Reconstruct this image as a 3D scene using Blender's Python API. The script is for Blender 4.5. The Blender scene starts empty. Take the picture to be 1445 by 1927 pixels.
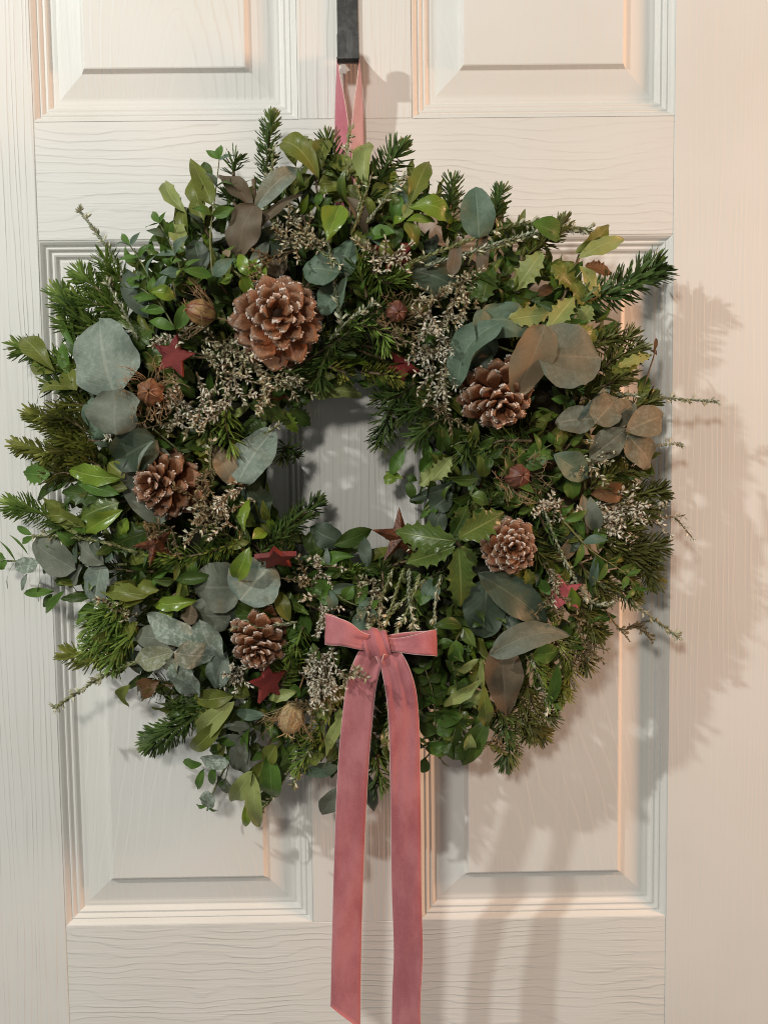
import bpy, math, random
from mathutils import Vector, Matrix, Quaternion

random.seed(7)
SC = bpy.context.scene
COL = SC.collection
PI = math.pi
RND = random.Random(11)

# ------------------------------------------------------------------ camera
W, H = 1445.0, 1927.0
VFOV = math.radians(52)
FPX = H / 2 / math.tan(VFOV / 2)
CAM = Vector((0.0121, -0.9278, 0.0903))
_p, _y, _r = 0.0858, 0.0092, -0.0126
_f = Vector((math.sin(_y) * math.cos(_p), math.cos(_y) * math.cos(_p), -math.sin(_p)))
_ri0 = Vector((math.cos(_y), -math.sin(_y), 0))
_up0 = _ri0.cross(_f)
_ri = _ri0 * math.cos(_r) + _up0 * math.sin(_r)
_up = -_ri0 * math.sin(_r) + _up0 * math.cos(_r)
cd = bpy.data.cameras.new("camera")
cam = bpy.data.objects.new("camera", cd)
COL.objects.link(cam)
m = Matrix.Identity(4)
for i in range(3):
    m[i][0], m[i][1], m[i][2], m[i][3] = _ri[i], _up[i], -_f[i], CAM[i]
cam.matrix_world = m
cd.sensor_fit = 'VERTICAL'
cd.sensor_height = 24
cd.lens = 12 / math.tan(VFOV / 2)
cd.clip_start = 0.02
cd.clip_end = 50
SC.camera = cam

# ------------------------------------------------------------------ light
world = bpy.data.worlds.new("World")
SC.world = world
world.use_nodes = True
bg = world.node_tree.nodes["Background"]
bg.inputs[0].default_value = (0.99, 0.975, 0.92, 1)
bg.inputs[1].default_value = 0.19


def lamp(name, kind, loc, energy, color, size, target=(0, 0, 0)):
    ld = bpy.data.lights.new(name, kind)
    ld.energy = energy
    ld.color = color
    if kind == 'AREA':
        ld.shape = 'DISK'
        ld.size = size
    else:
        ld.shadow_soft_size = size
    o = bpy.data.objects.new(name, ld)
    COL.objects.link(o)
    o.location = loc
    o.rotation_euler = (Vector(target) - Vector(loc)).to_track_quat('-Z', 'Y').to_euler()
    return o


lamp("ceiling_lamp", 'POINT', (-1.34, -1.12, 1.14), 92, (0.985, 1.0, 0.945), 0.030)
lamp("warm_lamp", 'AREA', (1.55, -0.42, 0.30), 23, (1.0, 0.53, 0.29), 0.35)

lamp("room_lamp", 'AREA', (-0.55, -2.3, 0.95), 25, (1.0, 0.955, 0.87), 0.26)

SC.view_settings.view_transform = 'Standard'
SC.view_settings.look = 'None'
SC.view_settings.exposure = -0.2
SC.view_settings.gamma = 1.0
SC.view_settings.use_curve_mapping = False
SC.render.engine = 'CYCLES'
SC.cycles.use_denoising = True
SC.cycles.pixel_filter_type = 'BLACKMAN_HARRIS'
SC.cycles.filter_width = 1.05
SC.cycles.max_bounces = 6
SC.cycles.transparent_max_bounces = 4


# ------------------------------------------------------------------ helpers
def P(px, py, d=0.0):
    """point of the place seen at photo pixel (px,py), d metres in front of the door face"""
    ray = _f * FPX + _ri * (px - W / 2) - _up * (py - H / 2)
    t = (-d - CAM.y) / ray.y
    return CAM + ray * t


def S(d):
    return (-CAM.y - d) / FPX


CX, CY = 652.0, 880.0


def D(px, py):
    """height of the wreath's domed front over the door"""
    rho = math.hypot(px - CX, (py - CY) * 0.985)
    h = max(0.0, 1 - ((rho - 330) / (290 if rho > 330 else 222)) ** 2)
    return 0.026 + 0.050 * math.sqrt(h)


def mesh_obj(name, verts, faces, mat, parent=None, smooth=True, uv=None, col=None):
    me = bpy.data.meshes.new(name)
    me.from_pydata([tuple(v) for v in verts], [], faces)
    if smooth:
        me.polygons.foreach_set("use_smooth", [True] * len(me.polygons))
    if uv is not None:
        ul = me.uv_layers.new(name="UVMap")
        vi = [0] * len(me.loops)
        me.loops.foreach_get("vertex_index", vi)
        flat = []
        for i in vi:
            flat += [uv[i][0], uv[i][1]]
        ul.data.foreach_set("uv", flat)
    if col is not None:
        ca = me.color_attributes.new("tone", 'FLOAT_COLOR', 'POINT')
        flat = []
        for c in col:
            flat += [c, c, c, 1]
        ca.data.foreach_set("color", flat)
    if mat:
        me.materials.append(mat)
    o = bpy.data.objects.new(name, me)
    COL.objects.link(o)
    if parent:
        o.parent = parent
    return o


def empty(name, parent=None):
    o = bpy.data.objects.new(name, None)
    o.empty_display_size = 0.01
    COL.objects.link(o)
    if parent:
        o.parent = parent
    return o


def tag(o, label, cat, group=None):
    o["label"] = label
    o["category"] = cat
    if group:
        o["group"] = group
    return o


def tube_geo(pts, radii, n=6, V=None, F=None):
    V = [] if V is None else V
    F = [] if F is None else F
    pts = [Vector(p) for p in pts]
    b0 = len(V)
    prev = None
    for i, p in enumerate(pts):
        t = (pts[min(i + 1, len(pts) - 1)] - pts[max(i - 1, 0)])
        if t.length < 1e-9:
            t = Vector((0, 0, 1))
        t.normalize()
        if prev is None:
            a = t.orthogonal().normalized()
        else:
            a = (prev - t * prev.dot(t))
            a = a.normalized() if a.length > 1e-6 else t.orthogonal().normalized()
        prev = a
        b = t.cross(a)
        r = radii[i] if isinstance(radii, (list, tuple)) else radii
        for k in range(n):
            an = 2 * PI * k / n
            V.append(p + (a * math.cos(an) + b * math.sin(an)) * r)
    for i in range(len(pts) - 1):
        for k in range(n):
            F.append((b0 + i * n + k, b0 + i * n + (k + 1) % n, b0 + (i + 1) * n + (k + 1) % n, b0 + (i + 1) * n + k))
    F.append(tuple(b0 + k for k in reversed(range(n))))
    F.append(tuple(b0 + (len(pts) - 1) * n + k for k in range(n)))
    return V, F


def catmull(pts, n):
    pts = [Vector(p) for p in pts]
    if len(pts) == 2:
        return [pts[0].lerp(pts[1], i / n) for i in range(n + 1)]
    out = []
    m_ = len(pts) - 1
    for i in range(n + 1):
        u = i / n * m_
        k = min(int(u), m_ - 1)
        t = u - k
        p0 = pts[max(k - 1, 0)]
        p1 = pts[k]
        p2 = pts[k + 1]
        p3 = pts[min(k + 2, m_)]
        out.append(0.5 * ((2 * p1) + (p2 - p0) * t + (2 * p0 - 5 * p1 + 4 * p2 - p3) * t * t + (3 * p1 - p0 - 3 * p2 + p3) * t ** 3))
    return out


# ------------------------------------------------------------------ materials
def newmat(name):
    mt = bpy.data.materials.new(name)
    mt.use_nodes = True
    nt = mt.node_tree
    return mt, nt, nt.nodes, nt.links, nt.nodes["Principled BSDF"]


def node(nt, t, **kw):
    n = nt.nodes.new(t)
    for k, v in kw.items():
        setattr(n, k, v)
    return n


def math_n(nt, op, a, b=None, clamp=False):
    n = nt.nodes.new("ShaderNodeMath")
    n.operation = op
    n.use_clamp = clamp
    for i, v in enumerate((a, b)):
        if v is None:
            continue
        if isinstance(v, (int, float)):
            n.inputs[i].default_value = v
        else:
            nt.links.new(v, n.inputs[i])
    return n.outputs[0]


def mixc(nt, fac, a, b):
    n = nt.nodes.new("ShaderNodeMix")
    n.data_type = 'RGBA'
    if isinstance(fac, (int, float)):
        n.inputs[0].default_value = fac
    else:
        nt.links.new(fac, n.inputs[0])
    for i, v in ((6, a), (7, b)):
        if isinstance(v, (tuple, list)):
            n.inputs[i].default_value = tuple(v) + ((1,) if len(v) == 3 else ())
        else:
            nt.links.new(v, n.inputs[i])
    return n.outputs[2]


def noise(nt, vec, scale, detail=3, rough=0.5):
    n = nt.nodes.new("ShaderNodeTexNoise")
    n.inputs["Scale"].default_value = scale
    n.inputs["Detail"].default_value = detail
    n.inputs["Roughness"].default_value = rough
    if vec is not None:
        nt.links.new(vec, n.inputs["Vector"])
    return n.outputs["Fac"]


def ramp(nt, fac, lo, hi):
    n = nt.nodes.new("ShaderNodeMapRange")
    n.interpolation_type = 'SMOOTHSTEP'
    n.inputs[1].default_value = lo
    n.inputs[2].default_value = hi
    nt.links.new(fac, n.inputs[0])
    return n.outputs[0]


def bump(nt, h, dist, strength, bsdf):
    b = nt.nodes.new("ShaderNodeBump")
    b.inputs["Distance"].default_value = dist
    b.inputs["Strength"].default_value = strength
    nt.links.new(h, b.inputs["Height"])
    nt.links.new(b.outputs[0], bsdf.inputs["Normal"])
    return b


DOORCOL = (0.77, 0.765, 0.735)


def door_mat(name, kind, ox=0.0, oz=0.0, amp=1.0):
    """painted moulded door skin with embossed wood grain; kind: v, h, arch, plain"""
    mt, nt, N, Lk, b = newmat(name)
    tc = node(nt, "ShaderNodeTexCoord")
    sep = node(nt, "ShaderNodeSeparateXYZ")
    Lk.new(tc.outputs["Object"], sep.inputs[0])
    X = math_n(nt, 'SUBTRACT', sep.outputs[0], ox)
    Z = math_n(nt, 'SUBTRACT', sep.outputs[2], oz)

    def vec(x, z):
        c = node(nt, "ShaderNodeCombineXYZ")
        for i, v in ((0, x), (2, z)):
            if isinstance(v, (int, float)):
                c.inputs[i].default_value = v
            else:
                Lk.new(v, c.inputs[i])
        return c.outputs[0]
    fine = noise(nt, tc.outputs["Object"], 900, 2)
    if kind != 'plain':
        if kind == 'v':
            n1 = noise(nt, vec(math_n(nt, 'MULTIPLY', X, 42), math_n(nt, 'MULTIPLY', Z, 2.2)), 1, 3)
            n2 = noise(nt, vec(math_n(nt, 'MULTIPLY', X, 260), math_n(nt, 'MULTIPLY', Z, 9)), 1, 3)
            ph = math_n(nt, 'ADD', math_n(nt, 'MULTIPLY', X, 165), math_n(nt, 'MULTIPLY', n1, 6.0))
        elif kind == 'h':
            n1 = noise(nt, vec(math_n(nt, 'MULTIPLY', X, 4.2), math_n(nt, 'MULTIPLY', Z, 11)), 1, 2)
            n3 = noise(nt, vec(math_n(nt, 'MULTIPLY', X, 26), math_n(nt, 'MULTIPLY', Z, 60)), 1, 2)
            n2 = noise(nt, vec(math_n(nt, 'MULTIPLY', X, 22), math_n(nt, 'MULTIPLY', Z, 420)), 1, 3)
            ph = math_n(nt, 'ADD', math_n(nt, 'MULTIPLY', Z, -112), math_n(nt, 'MULTIPLY', n1, 7.5))
            ph = math_n(nt, 'ADD', ph, math_n(nt, 'MULTIPLY', n3, 1.1))
            n4 = noise(nt, vec(math_n(nt, 'MULTIPLY', X, 1.5), math_n(nt, 'MULTIPLY', Z, 45)), 1, 2)
            ph = math_n(nt, 'ADD', ph, math_n(nt, 'MULTIPLY', n4, 2.6))
        else:
            n1 = noise(nt, vec(math_n(nt, 'MULTIPLY', X, 13), math_n(nt, 'MULTIPLY', Z, 3.5)), 1, 2)
            n2 = noise(nt, vec(math_n(nt, 'MULTIPLY', X, 240), math_n(nt, 'MULTIPLY', Z, 14)), 1, 3)
            zz = math_n(nt, 'MULTIPLY', Z, 0.16)
            r2 = math_n(nt, 'ADD', math_n(nt, 'MULTIPLY', X, X), math_n(nt, 'MULTIPLY', zz, zz))
            ph = math_n(nt, 'ADD', math_n(nt, 'MULTIPLY', math_n(nt, 'SQRT', r2), 120), math_n(nt, 'MULTIPLY', n1, 4.5))
        saw = math_n(nt, 'FRACT', ph)
        # a slow rise and a sharp groove, as embossed skins have
        g = math_n(nt, 'POWER', saw, 1.7)
        drop = ramp(nt, saw, 0.74, 1.0)
        h = math_n(nt, 'SUBTRACT', g, math_n(nt, 'MULTIPLY', drop, 1.25))
        brk = math_n(nt, 'MULTIPLY', ramp(nt, n2, 0.30, 0.62), ramp(nt, noise(nt, tc.outputs['Object'], 14, 2), 0.30, 0.62))
        h = math_n(nt, 'MULTIPLY', h, math_n(nt, 'ADD', math_n(nt, 'MULTIPLY', brk, 0.75), 0.35))
        h = math_n(nt, 'ADD', h, math_n(nt, 'MULTIPLY', n2, 0.55))
        h = math_n(nt, 'ADD', h, math_n(nt, 'MULTIPLY', fine, 0.10))
        bump(nt, h, {'v': 0.00050, 'h': 0.00042, 'arch': 0.00038}[kind] * amp, 0.8, b)
    else:
        bump(nt, fine, 0.00006, 0.7, b)
    tone = noise(nt, tc.outputs["Object"], 7, 4)
    c = mixc(nt, ramp(nt, tone, 0.35, 0.7), DOORCOL, (0.735, 0.73, 0.69))
    Lk.new(c, b.inputs["Base Color"])
    b.inputs["Roughness"].default_value = 0.46
    b.inputs["Specular IOR Level"].default_value = 0.4
    return mt


def leaf_mat(name, c1, c2, vein, rough=0.45, trans=0.10, frost=0.0, veinamt=0.5, spec=0.28, sat=0.12):
    mt, nt, N, Lk, b = newmat(name)
    tc = node(nt, "ShaderNodeTexCoord")
    oi = node(nt, "ShaderNodeObjectInfo")
    gi = node(nt, "ShaderNodeNewGeometry")
    off = node(nt, "ShaderNodeVectorMath", operation='ADD')
    Lk.new(tc.outputs["Object"], off.inputs[0])
    Lk.new(gi.outputs["Random Per Island"], off.inputs[1])
    n1 = noise(nt, off.outputs[0], 60, 4, 0.6)
    n2 = noise(nt, off.outputs[0], 420, 3, 0.6)
    rr = math_n(nt, 'ADD', math_n(nt, 'MULTIPLY', oi.outputs["Random"], 0.5), math_n(nt, 'MULTIPLY', gi.outputs["Random Per Island"], 0.5))
    f = math_n(nt, 'ADD', math_n(nt, 'MULTIPLY', ramp(nt, n1, 0.3, 0.7), 0.55), math_n(nt, 'MULTIPLY', rr, 0.5), True)
    c = mixc(nt, f, c1, c2)
    sep = node(nt, "ShaderNodeSeparateXYZ")
    Lk.new(tc.outputs["UV"], sep.inputs[0])
    au = math_n(nt, 'ABSOLUTE', math_n(nt, 'SUBTRACT', sep.outputs[0], 0.5))
    mid = math_n(nt, 'SUBTRACT', 1.0, ramp(nt, au, 0.012, 0.045))
    side = math_n(nt, 'ABSOLUTE', math_n(nt, 'SUBTRACT', math_n(nt, 'FRACT', math_n(nt, 'ADD', math_n(nt, 'SUBTRACT', math_n(nt, 'MULTIPLY', sep.outputs[1], 9.0), math_n(nt, 'MULTIPLY', au, 5.5)), math_n(nt, 'MULTIPLY', n1, 1.2))), 0.5))
    sv = math_n(nt, 'MULTIPLY', math_n(nt, 'SUBTRACT', 1.0, ramp(nt, side, 0.02, 0.10)), 0.38)
    v = math_n(nt, 'MAXIMUM', mid, sv)
    c = mixc(nt, math_n(nt, 'MULTIPLY', v, veinamt), c, vein)
    c = mixc(nt, math_n(nt, 'MULTIPLY', ramp(nt, n2, 0.45, 0.75), sat), c, tuple(min(1, x * 1.5) for x in c2))
    spot = noise(nt, off.outputs[0], 130, 3, 0.55)
    c = mixc(nt, math_n(nt, 'MULTIPLY', ramp(nt, spot, 0.64, 0.72), 0.35), c, (0.11, 0.085, 0.03))
    if frost > 0:
        fr = noise(nt, off.outputs[0], 240, 5, 0.75)
        c = mixc(nt, math_n(nt, 'MULTIPLY', ramp(nt, fr, 0.46, 0.62), frost), c, (0.52, 0.57, 0.52))
    Lk.new(c, b.inputs["Base Color"])
    b.inputs["Roughness"].default_value = rough
    b.inputs["Specular IOR Level"].default_value = spec
    hh = math_n(nt, 'ADD', math_n(nt, 'MULTIPLY', v, -0.6), math_n(nt, 'MULTIPLY', n1, 0.9))
    bump(nt, hh, 0.0006, 0.55, b)
    tr = node(nt, "ShaderNodeBsdfTranslucent")
    Lk.new(mixc(nt, 0.35, c, (0.30, 0.36, 0.06)), tr.inputs[0])
    mx = node(nt, "ShaderNodeMixShader")
    mx.inputs[0].default_value = trans
    Lk.new(b.outputs[0], mx.inputs[1])
    Lk.new(tr.outputs[0], mx.inputs[2])
    Lk.new(mx.outputs[0], N["Material Output"].inputs[0])
    return mt


def simple_mat(name, c1, c2, scale, rough, bumpd=0.0, bscale=None, spec=0.4, island=0.0):
    mt, nt, N, Lk, b = newmat(name)
    tc = node(nt, "ShaderNodeTexCoord")
    n1 = noise(nt, tc.outputs["Object"], scale, 4, 0.6)
    f = ramp(nt, n1, 0.3, 0.7)
    if island:
        gi = node(nt, "ShaderNodeNewGeometry")
        f = math_n(nt, 'ADD', math_n(nt, 'MULTIPLY', f, 1 - island), math_n(nt, 'MULTIPLY', gi.outputs["Random Per Island"], island), True)
    Lk.new(mixc(nt, f, c1, c2), b.inputs["Base Color"])
    b.inputs["Roughness"].default_value = rough
    b.inputs["Specular IOR Level"].default_value = spec
    if bumpd:
        bump(nt, noise(nt, tc.outputs["Object"], bscale or scale, 4, 0.65), bumpd, 0.8, b)
    return mt


def needle_mat(name, c1, c2, tipc):
    mt, nt, N, Lk, b = newmat(name)
    gi = node(nt, "ShaderNodeNewGeometry")
    at = node(nt, "ShaderNodeAttribute", attribute_name="tone")
    c = mixc(nt, gi.outputs["Random Per Island"], c1, c2)
    c = mixc(nt, at.outputs["Fac"], c, tipc)
    Lk.new(c, b.inputs["Base Color"])
    b.inputs["Roughness"].default_value = 0.46
    b.inputs["Specular IOR Level"].default_value = 0.25
    return mt


def velvet_mat(name, c1, c2, rough=0.8):
    mt, nt, N, Lk, b = newmat(name)
    tc = node(nt, "ShaderNodeTexCoord")
    mp = node(nt, "ShaderNodeMapping")
    mp.inputs["Scale"].default_value = (1, 1, 0.45)
    Lk.new(tc.outputs["Object"], mp.inputs[0])
    n1 = noise(nt, mp.outputs[0], 95, 5, 0.7)
    n2 = noise(nt, tc.outputs["Object"], 1500, 2, 0.6)
    pile_sheen = noise(nt, mp.outputs[0], 24, 2, 0.5)  # broad sheen of the pile, painted in as lighter and darker zones
    c = mixc(nt, ramp(nt, math_n(nt, 'ADD', math_n(nt, 'MULTIPLY', n1, 0.45), math_n(nt, 'MULTIPLY', pile_sheen, 0.55)), 0.36, 0.64), c1, c2)
    c = mixc(nt, math_n(nt, 'MULTIPLY', ramp(nt, n2, 0.45, 0.75), 0.22), c, tuple(min(1, x * 1.5 + 0.03) for x in c2))
    Lk.new(c, b.inputs["Base Color"])
    b.inputs["Roughness"].default_value = rough
    b.inputs["Specular IOR Level"].default_value = 0.15
    b.inputs["Sheen Weight"].default_value = 0.55
    b.inputs["Sheen Roughness"].default_value = 0.35
    b.inputs["Sheen Tint"].default_value = (1.0, 0.62, 0.66, 1)
    hh = math_n(nt, 'ADD', n1, math_n(nt, 'MULTIPLY', n2, 0.35))
    bump(nt, hh, 0.0005, 0.5, b)
    return mt


def vec_stretch(nt, v, sc):
    mp = node(nt, "ShaderNodeMapping")
    mp.inputs["Scale"].default_value = sc
    nt.links.new(v, mp.inputs[0])
    return mp.outputs[0]


def scale_mat(name, frost=1.0):
    mt, nt, N, Lk, b = newmat(name)
    tc = node(nt, "ShaderNodeTexCoord")
    oi = node(nt, "ShaderNodeObjectInfo")
    sep = node(nt, "ShaderNodeSeparateXYZ")
    Lk.new(tc.outputs["UV"], sep.inputs[0])
    off = node(nt, "ShaderNodeVectorMath", operation='ADD')
    Lk.new(tc.outputs["Object"], off.inputs[0])
    Lk.new(oi.outputs["Random"], off.inputs[1])
    n1 = noise(nt, off.outputs[0], 6.5, 5, 0.7)
    n2 = noise(nt, off.outputs[0], 11, 5, 0.75)
    c = mixc(nt, ramp(nt, n1, 0.3, 0.7), (0.10, 0.032, 0.012), (0.255, 0.088, 0.032))
    c = mixc(nt, math_n(nt, 'MULTIPLY', oi.outputs["Random"], 0.30), c, (0.32, 0.14, 0.06))
    stri = noise(nt, vec_stretch(nt, tc.outputs["UV"], (26, 1.2, 1)), 1, 3)
    c = mixc(nt, math_n(nt, 'MULTIPLY', ramp(nt, stri, 0.45, 0.7), 0.55), c, (0.055, 0.018, 0.008))
    rim = ramp(nt, math_n(nt, 'ADD', sep.outputs[1], math_n(nt, 'MULTIPLY', n1, 0.12)), 0.80, 1.02)
    c = mixc(nt, math_n(nt, 'MULTIPLY', rim, 0.75), c, (0.32, 0.16, 0.08))
    edge = ramp(nt, sep.outputs[1], 0.58, 1.0)
    fr = math_n(nt, 'MULTIPLY', ramp(nt, math_n(nt, 'ADD', n2, math_n(nt, 'MULTIPLY', edge, 0.22)), 0.71, 0.83), frost, True)
    c = mixc(nt, fr, c, (0.62, 0.50, 0.42))
    Lk.new(c, b.inputs["Base Color"])
    b.inputs["Roughness"].default_value = 0.55
    bump(nt, math_n(nt, 'ADD', n1, math_n(nt, 'MULTIPLY', fr, 0.8)), 0.0008, 0.8, b)
    return mt


def pod_mat(name, c1, c2, stripe):
    mt, nt, N, Lk, b = newmat(name)
    tc = node(nt, "ShaderNodeTexCoord")
    sep = node(nt, "ShaderNodeSeparateXYZ")
    Lk.new(tc.outputs["UV"], sep.inputs[0])
    n1 = noise(nt, tc.outputs["Object"], 160, 4, 0.6)
    st = math_n(nt, 'ABSOLUTE', math_n(nt, 'SUBTRACT', math_n(nt, 'FRACT', math_n(nt, 'ADD', math_n(nt, 'MULTIPLY', sep.outputs[0], 6.0), math_n(nt, 'MULTIPLY', n1, 0.12))), 0.5))
    line = math_n(nt, 'SUBTRACT', 1.0, ramp(nt, st, 0.02, 0.13))
    top = ramp(nt, sep.outputs[1], 0.55, 0.95)
    c = mixc(nt, ramp(nt, n1, 0.3, 0.7), c1, c2)
    c = mixc(nt, math_n(nt, 'MAXIMUM', math_n(nt, 'MULTIPLY', line, 0.9), math_n(nt, 'MULTIPLY', top, 0.75)), c, stripe)
    Lk.new(c, b.inputs["Base Color"])
    b.inputs["Roughness"].default_value = 0.5
    bump(nt, n1, 0.0005, 0.7, b)
    return mt


M = {}
M['v'] = door_mat("door_grain_upright", 'v')
M['v2'] = door_mat("door_grain_upright_b", 'v', 0.53, 0.9, 0.32)
M['h'] = door_mat("door_grain_level", 'h')
M['h2'] = door_mat("door_grain_level_b", 'h', 0.7, 0.31)
M['plain'] = door_mat("door_plain", 'plain')
# leaves: (two tones), vein
M['euc'] = leaf_mat("eucalyptus_bluegrey", (0.105, 0.145, 0.115), (0.225, 0.27, 0.222), (0.42, 0.44, 0.35), 0.55, 0.06, 0.12, 0.35)
M['teal'] = leaf_mat("eucalyptus_teal", (0.069, 0.114, 0.074), (0.118, 0.177, 0.121), (0.224, 0.280, 0.189), 0.5, 0.07, 0.05, 0.35)
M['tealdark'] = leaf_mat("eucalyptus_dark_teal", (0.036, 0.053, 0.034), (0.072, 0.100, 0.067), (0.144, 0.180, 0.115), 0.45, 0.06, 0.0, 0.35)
M['eucgrey'] = leaf_mat("eucalyptus_grey", (0.105, 0.125, 0.092), (0.165, 0.178, 0.135), (0.24, 0.24, 0.18), 0.55, 0.08, 0.06, 0.35)
M['tan'] = leaf_mat("eucalyptus_tan", (0.22, 0.165, 0.098), (0.29, 0.22, 0.135), (0.36, 0.28, 0.19), 0.6, 0.12, 0.0, 0.3)
M['tangrey'] = leaf_mat("eucalyptus_dry_grey", (0.118, 0.110, 0.070), (0.185, 0.170, 0.115), (0.32, 0.27, 0.19), 0.6, 0.10, 0.12, 0.5)
M['mauve'] = leaf_mat("eucalyptus_brown", (0.081, 0.062, 0.038), (0.167, 0.127, 0.084), (0.207, 0.165, 0.116), 0.55, 0.08, 0.0, 0.3)
M['frost'] = leaf_mat("eucalyptus_frosted", (0.15, 0.195, 0.145), (0.23, 0.275, 0.215), (0.37, 0.42, 0.34), 0.6, 0.05, 0.55, 0.5)
M['frostolive'] = leaf_mat("eucalyptus_frosted_olive", (0.18, 0.19, 0.105), (0.25, 0.25, 0.15), (0.40, 0.40, 0.28), 0.6, 0.06, 0.42, 0.5)
M['green'] = leaf_mat("small_leaf_green", (0.044, 0.103, 0.014), (0.102, 0.198, 0.034), (0.192, 0.290, 0.084), 0.4, 0.14, 0.0, 0.4)
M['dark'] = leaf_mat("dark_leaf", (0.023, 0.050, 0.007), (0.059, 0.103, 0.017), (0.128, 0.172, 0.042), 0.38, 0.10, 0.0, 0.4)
M['olive'] = leaf_mat("olive_leaf", (0.084, 0.106, 0.016), (0.186, 0.209, 0.041), (0.320, 0.343, 0.108), 0.36, 0.16, 0.0, 0.5)
M['bright'] = leaf_mat("bright_leaf", (0.096, 0.172, 0.012), (0.198, 0.297, 0.031), (0.371, 0.449, 0.096), 0.28, 0.18, 0.0, 0.5, 0.55)
M['pale'] = leaf_mat("pale_leaf", (0.205, 0.251, 0.072), (0.333, 0.376, 0.132), (0.474, 0.502, 0.216), 0.4, 0.16, 0.0, 0.5)
M['holly'] = leaf_mat("holly_green", (0.049, 0.090, 0.012), (0.110, 0.164, 0.029), (0.256, 0.304, 0.096), 0.30, 0.10, 0.0, 0.6, 0.55)
M['drybrown'] = leaf_mat("dry_brown_leaf", (0.075, 0.036, 0.014), (0.17, 0.085, 0.035), (0.2, 0.12, 0.06), 0.5, 0.08, 0.0, 0.3)
M['fir'] = needle_mat("fir_needles", (0.022, 0.051, 0.013), (0.098, 0.162, 0.042), (0.182, 0.209, 0.047))
M['firg'] = needle_mat("fir_needles_fresh", (0.052, 0.111, 0.017), (0.196, 0.304, 0.060), (0.304, 0.338, 0.072))
M['firy'] = needle_mat("fir_needles_yellow", (0.081, 0.105, 0.016), (0.230, 0.250, 0.048), (0.338, 0.324, 0.084))
M['firb'] = needle_mat("fir_needles_olive", (0.046, 0.053, 0.013), (0.135, 0.140, 0.036), (0.216, 0.210, 0.047))
M['twig'] = simple_mat("twig", (0.10, 0.065, 0.035), (0.20, 0.14, 0.085), 300, 0.7)
M['gstem'] = simple_mat("green_stem", (0.10, 0.12, 0.04), (0.19, 0.20, 0.085), 200, 0.5)
M['heath'] = simple_mat("heather_leaflet", (0.11, 0.13, 0.035), (0.34, 0.36, 0.16), 300, 0.6, island=0.8)
M['heathgrey'] = simple_mat("heather_leaflet_silver", (0.17, 0.20, 0.12), (0.42, 0.44, 0.33), 300, 0.6, island=0.8)
M['heathdark'] = simple_mat("heather_leaflet_dark", (0.040, 0.050, 0.014), (0.20, 0.20, 0.085), 300, 0.6, island=0.8)
M['floret'] = simple_mat("heather_floret_cream", (0.22, 0.20, 0.075), (0.88, 0.86, 0.68), 300, 0.6, island=0.85)
M['floretw'] = simple_mat("heather_floret_white", (0.60, 0.56, 0.42), (0.90, 0.87, 0.77), 300, 0.6, island=0.8)
M['floretb'] = simple_mat("heather_floret_brown", (0.17, 0.13, 0.06), (0.40, 0.32, 0.18), 300, 0.6, island=0.85)
M['moss'] = simple_mat("moss_ring", (0.010, 0.012, 0.006), (0.030, 0.030, 0.014), 120, 0.95, 0.004, 200)  # moss toned near-black: deep shade between the sprigs put into its colour
M['velvet'] = velvet_mat("velvet_pink", (0.40, 0.125, 0.142), (0.54, 0.205, 0.220))
M['velvet2'] = velvet_mat("velvet_pink_hanger", (0.48, 0.33, 0.40), (0.56, 0.40, 0.47))
M['velvet3'] = velvet_mat("velvet_pink_deep", (0.46, 0.125, 0.165), (0.56, 0.19, 0.23))
M['selv'] = simple_mat("ribbon_edge", (0.70, 0.50, 0.48), (0.80, 0.62, 0.58), 400, 0.6)
M['scale'] = scale_mat("cone_scale")
M['core'] = simple_mat("cone_core", (0.030, 0.014, 0.007), (0.065, 0.03, 0.014), 200, 0.8)
M['frostbit'] = simple_mat("cone_frost", (0.60, 0.48, 0.40), (0.88, 0.82, 0.77), 500, 0.7, island=0.7)
M['starred'] = simple_mat("star_red", (0.135, 0.017, 0.016), (0.225, 0.036, 0.032), 90, 0.5, 0.0004, 500)
M['starpink'] = simple_mat("star_pink", (0.42, 0.075, 0.095), (0.52, 0.13, 0.14), 90, 0.5, 0.0004, 500)
M['starrust'] = simple_mat("star_rust", (0.040, 0.012, 0.006), (0.19, 0.060, 0.022), 260, 0.33, 0.0012, 420, 0.6)
M['pod_gold'] = pod_mat("pod_gold", (0.30, 0.165, 0.055), (0.44, 0.27, 0.11), (0.15, 0.030, 0.030))
M['pod_rust'] = pod_mat("pod_rust", (0.20, 0.095, 0.04), (0.34, 0.18, 0.085), (0.12, 0.035, 0.02))
M['pod_red'] = pod_mat("pod_red", (0.15, 0.058, 0.036), (0.26, 0.12, 0.07), (0.09, 0.02, 0.018))
M['pod_straw'] = pod_mat("pod_straw", (0.40, 0.28, 0.13), (0.52, 0.39, 0.21), (0.30, 0.18, 0.08))
M['thread'] = simple_mat("pod_thread", (0.20, 0.12, 0.055), (0.42, 0.30, 0.17), 300, 0.6, island=0.7)


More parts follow.
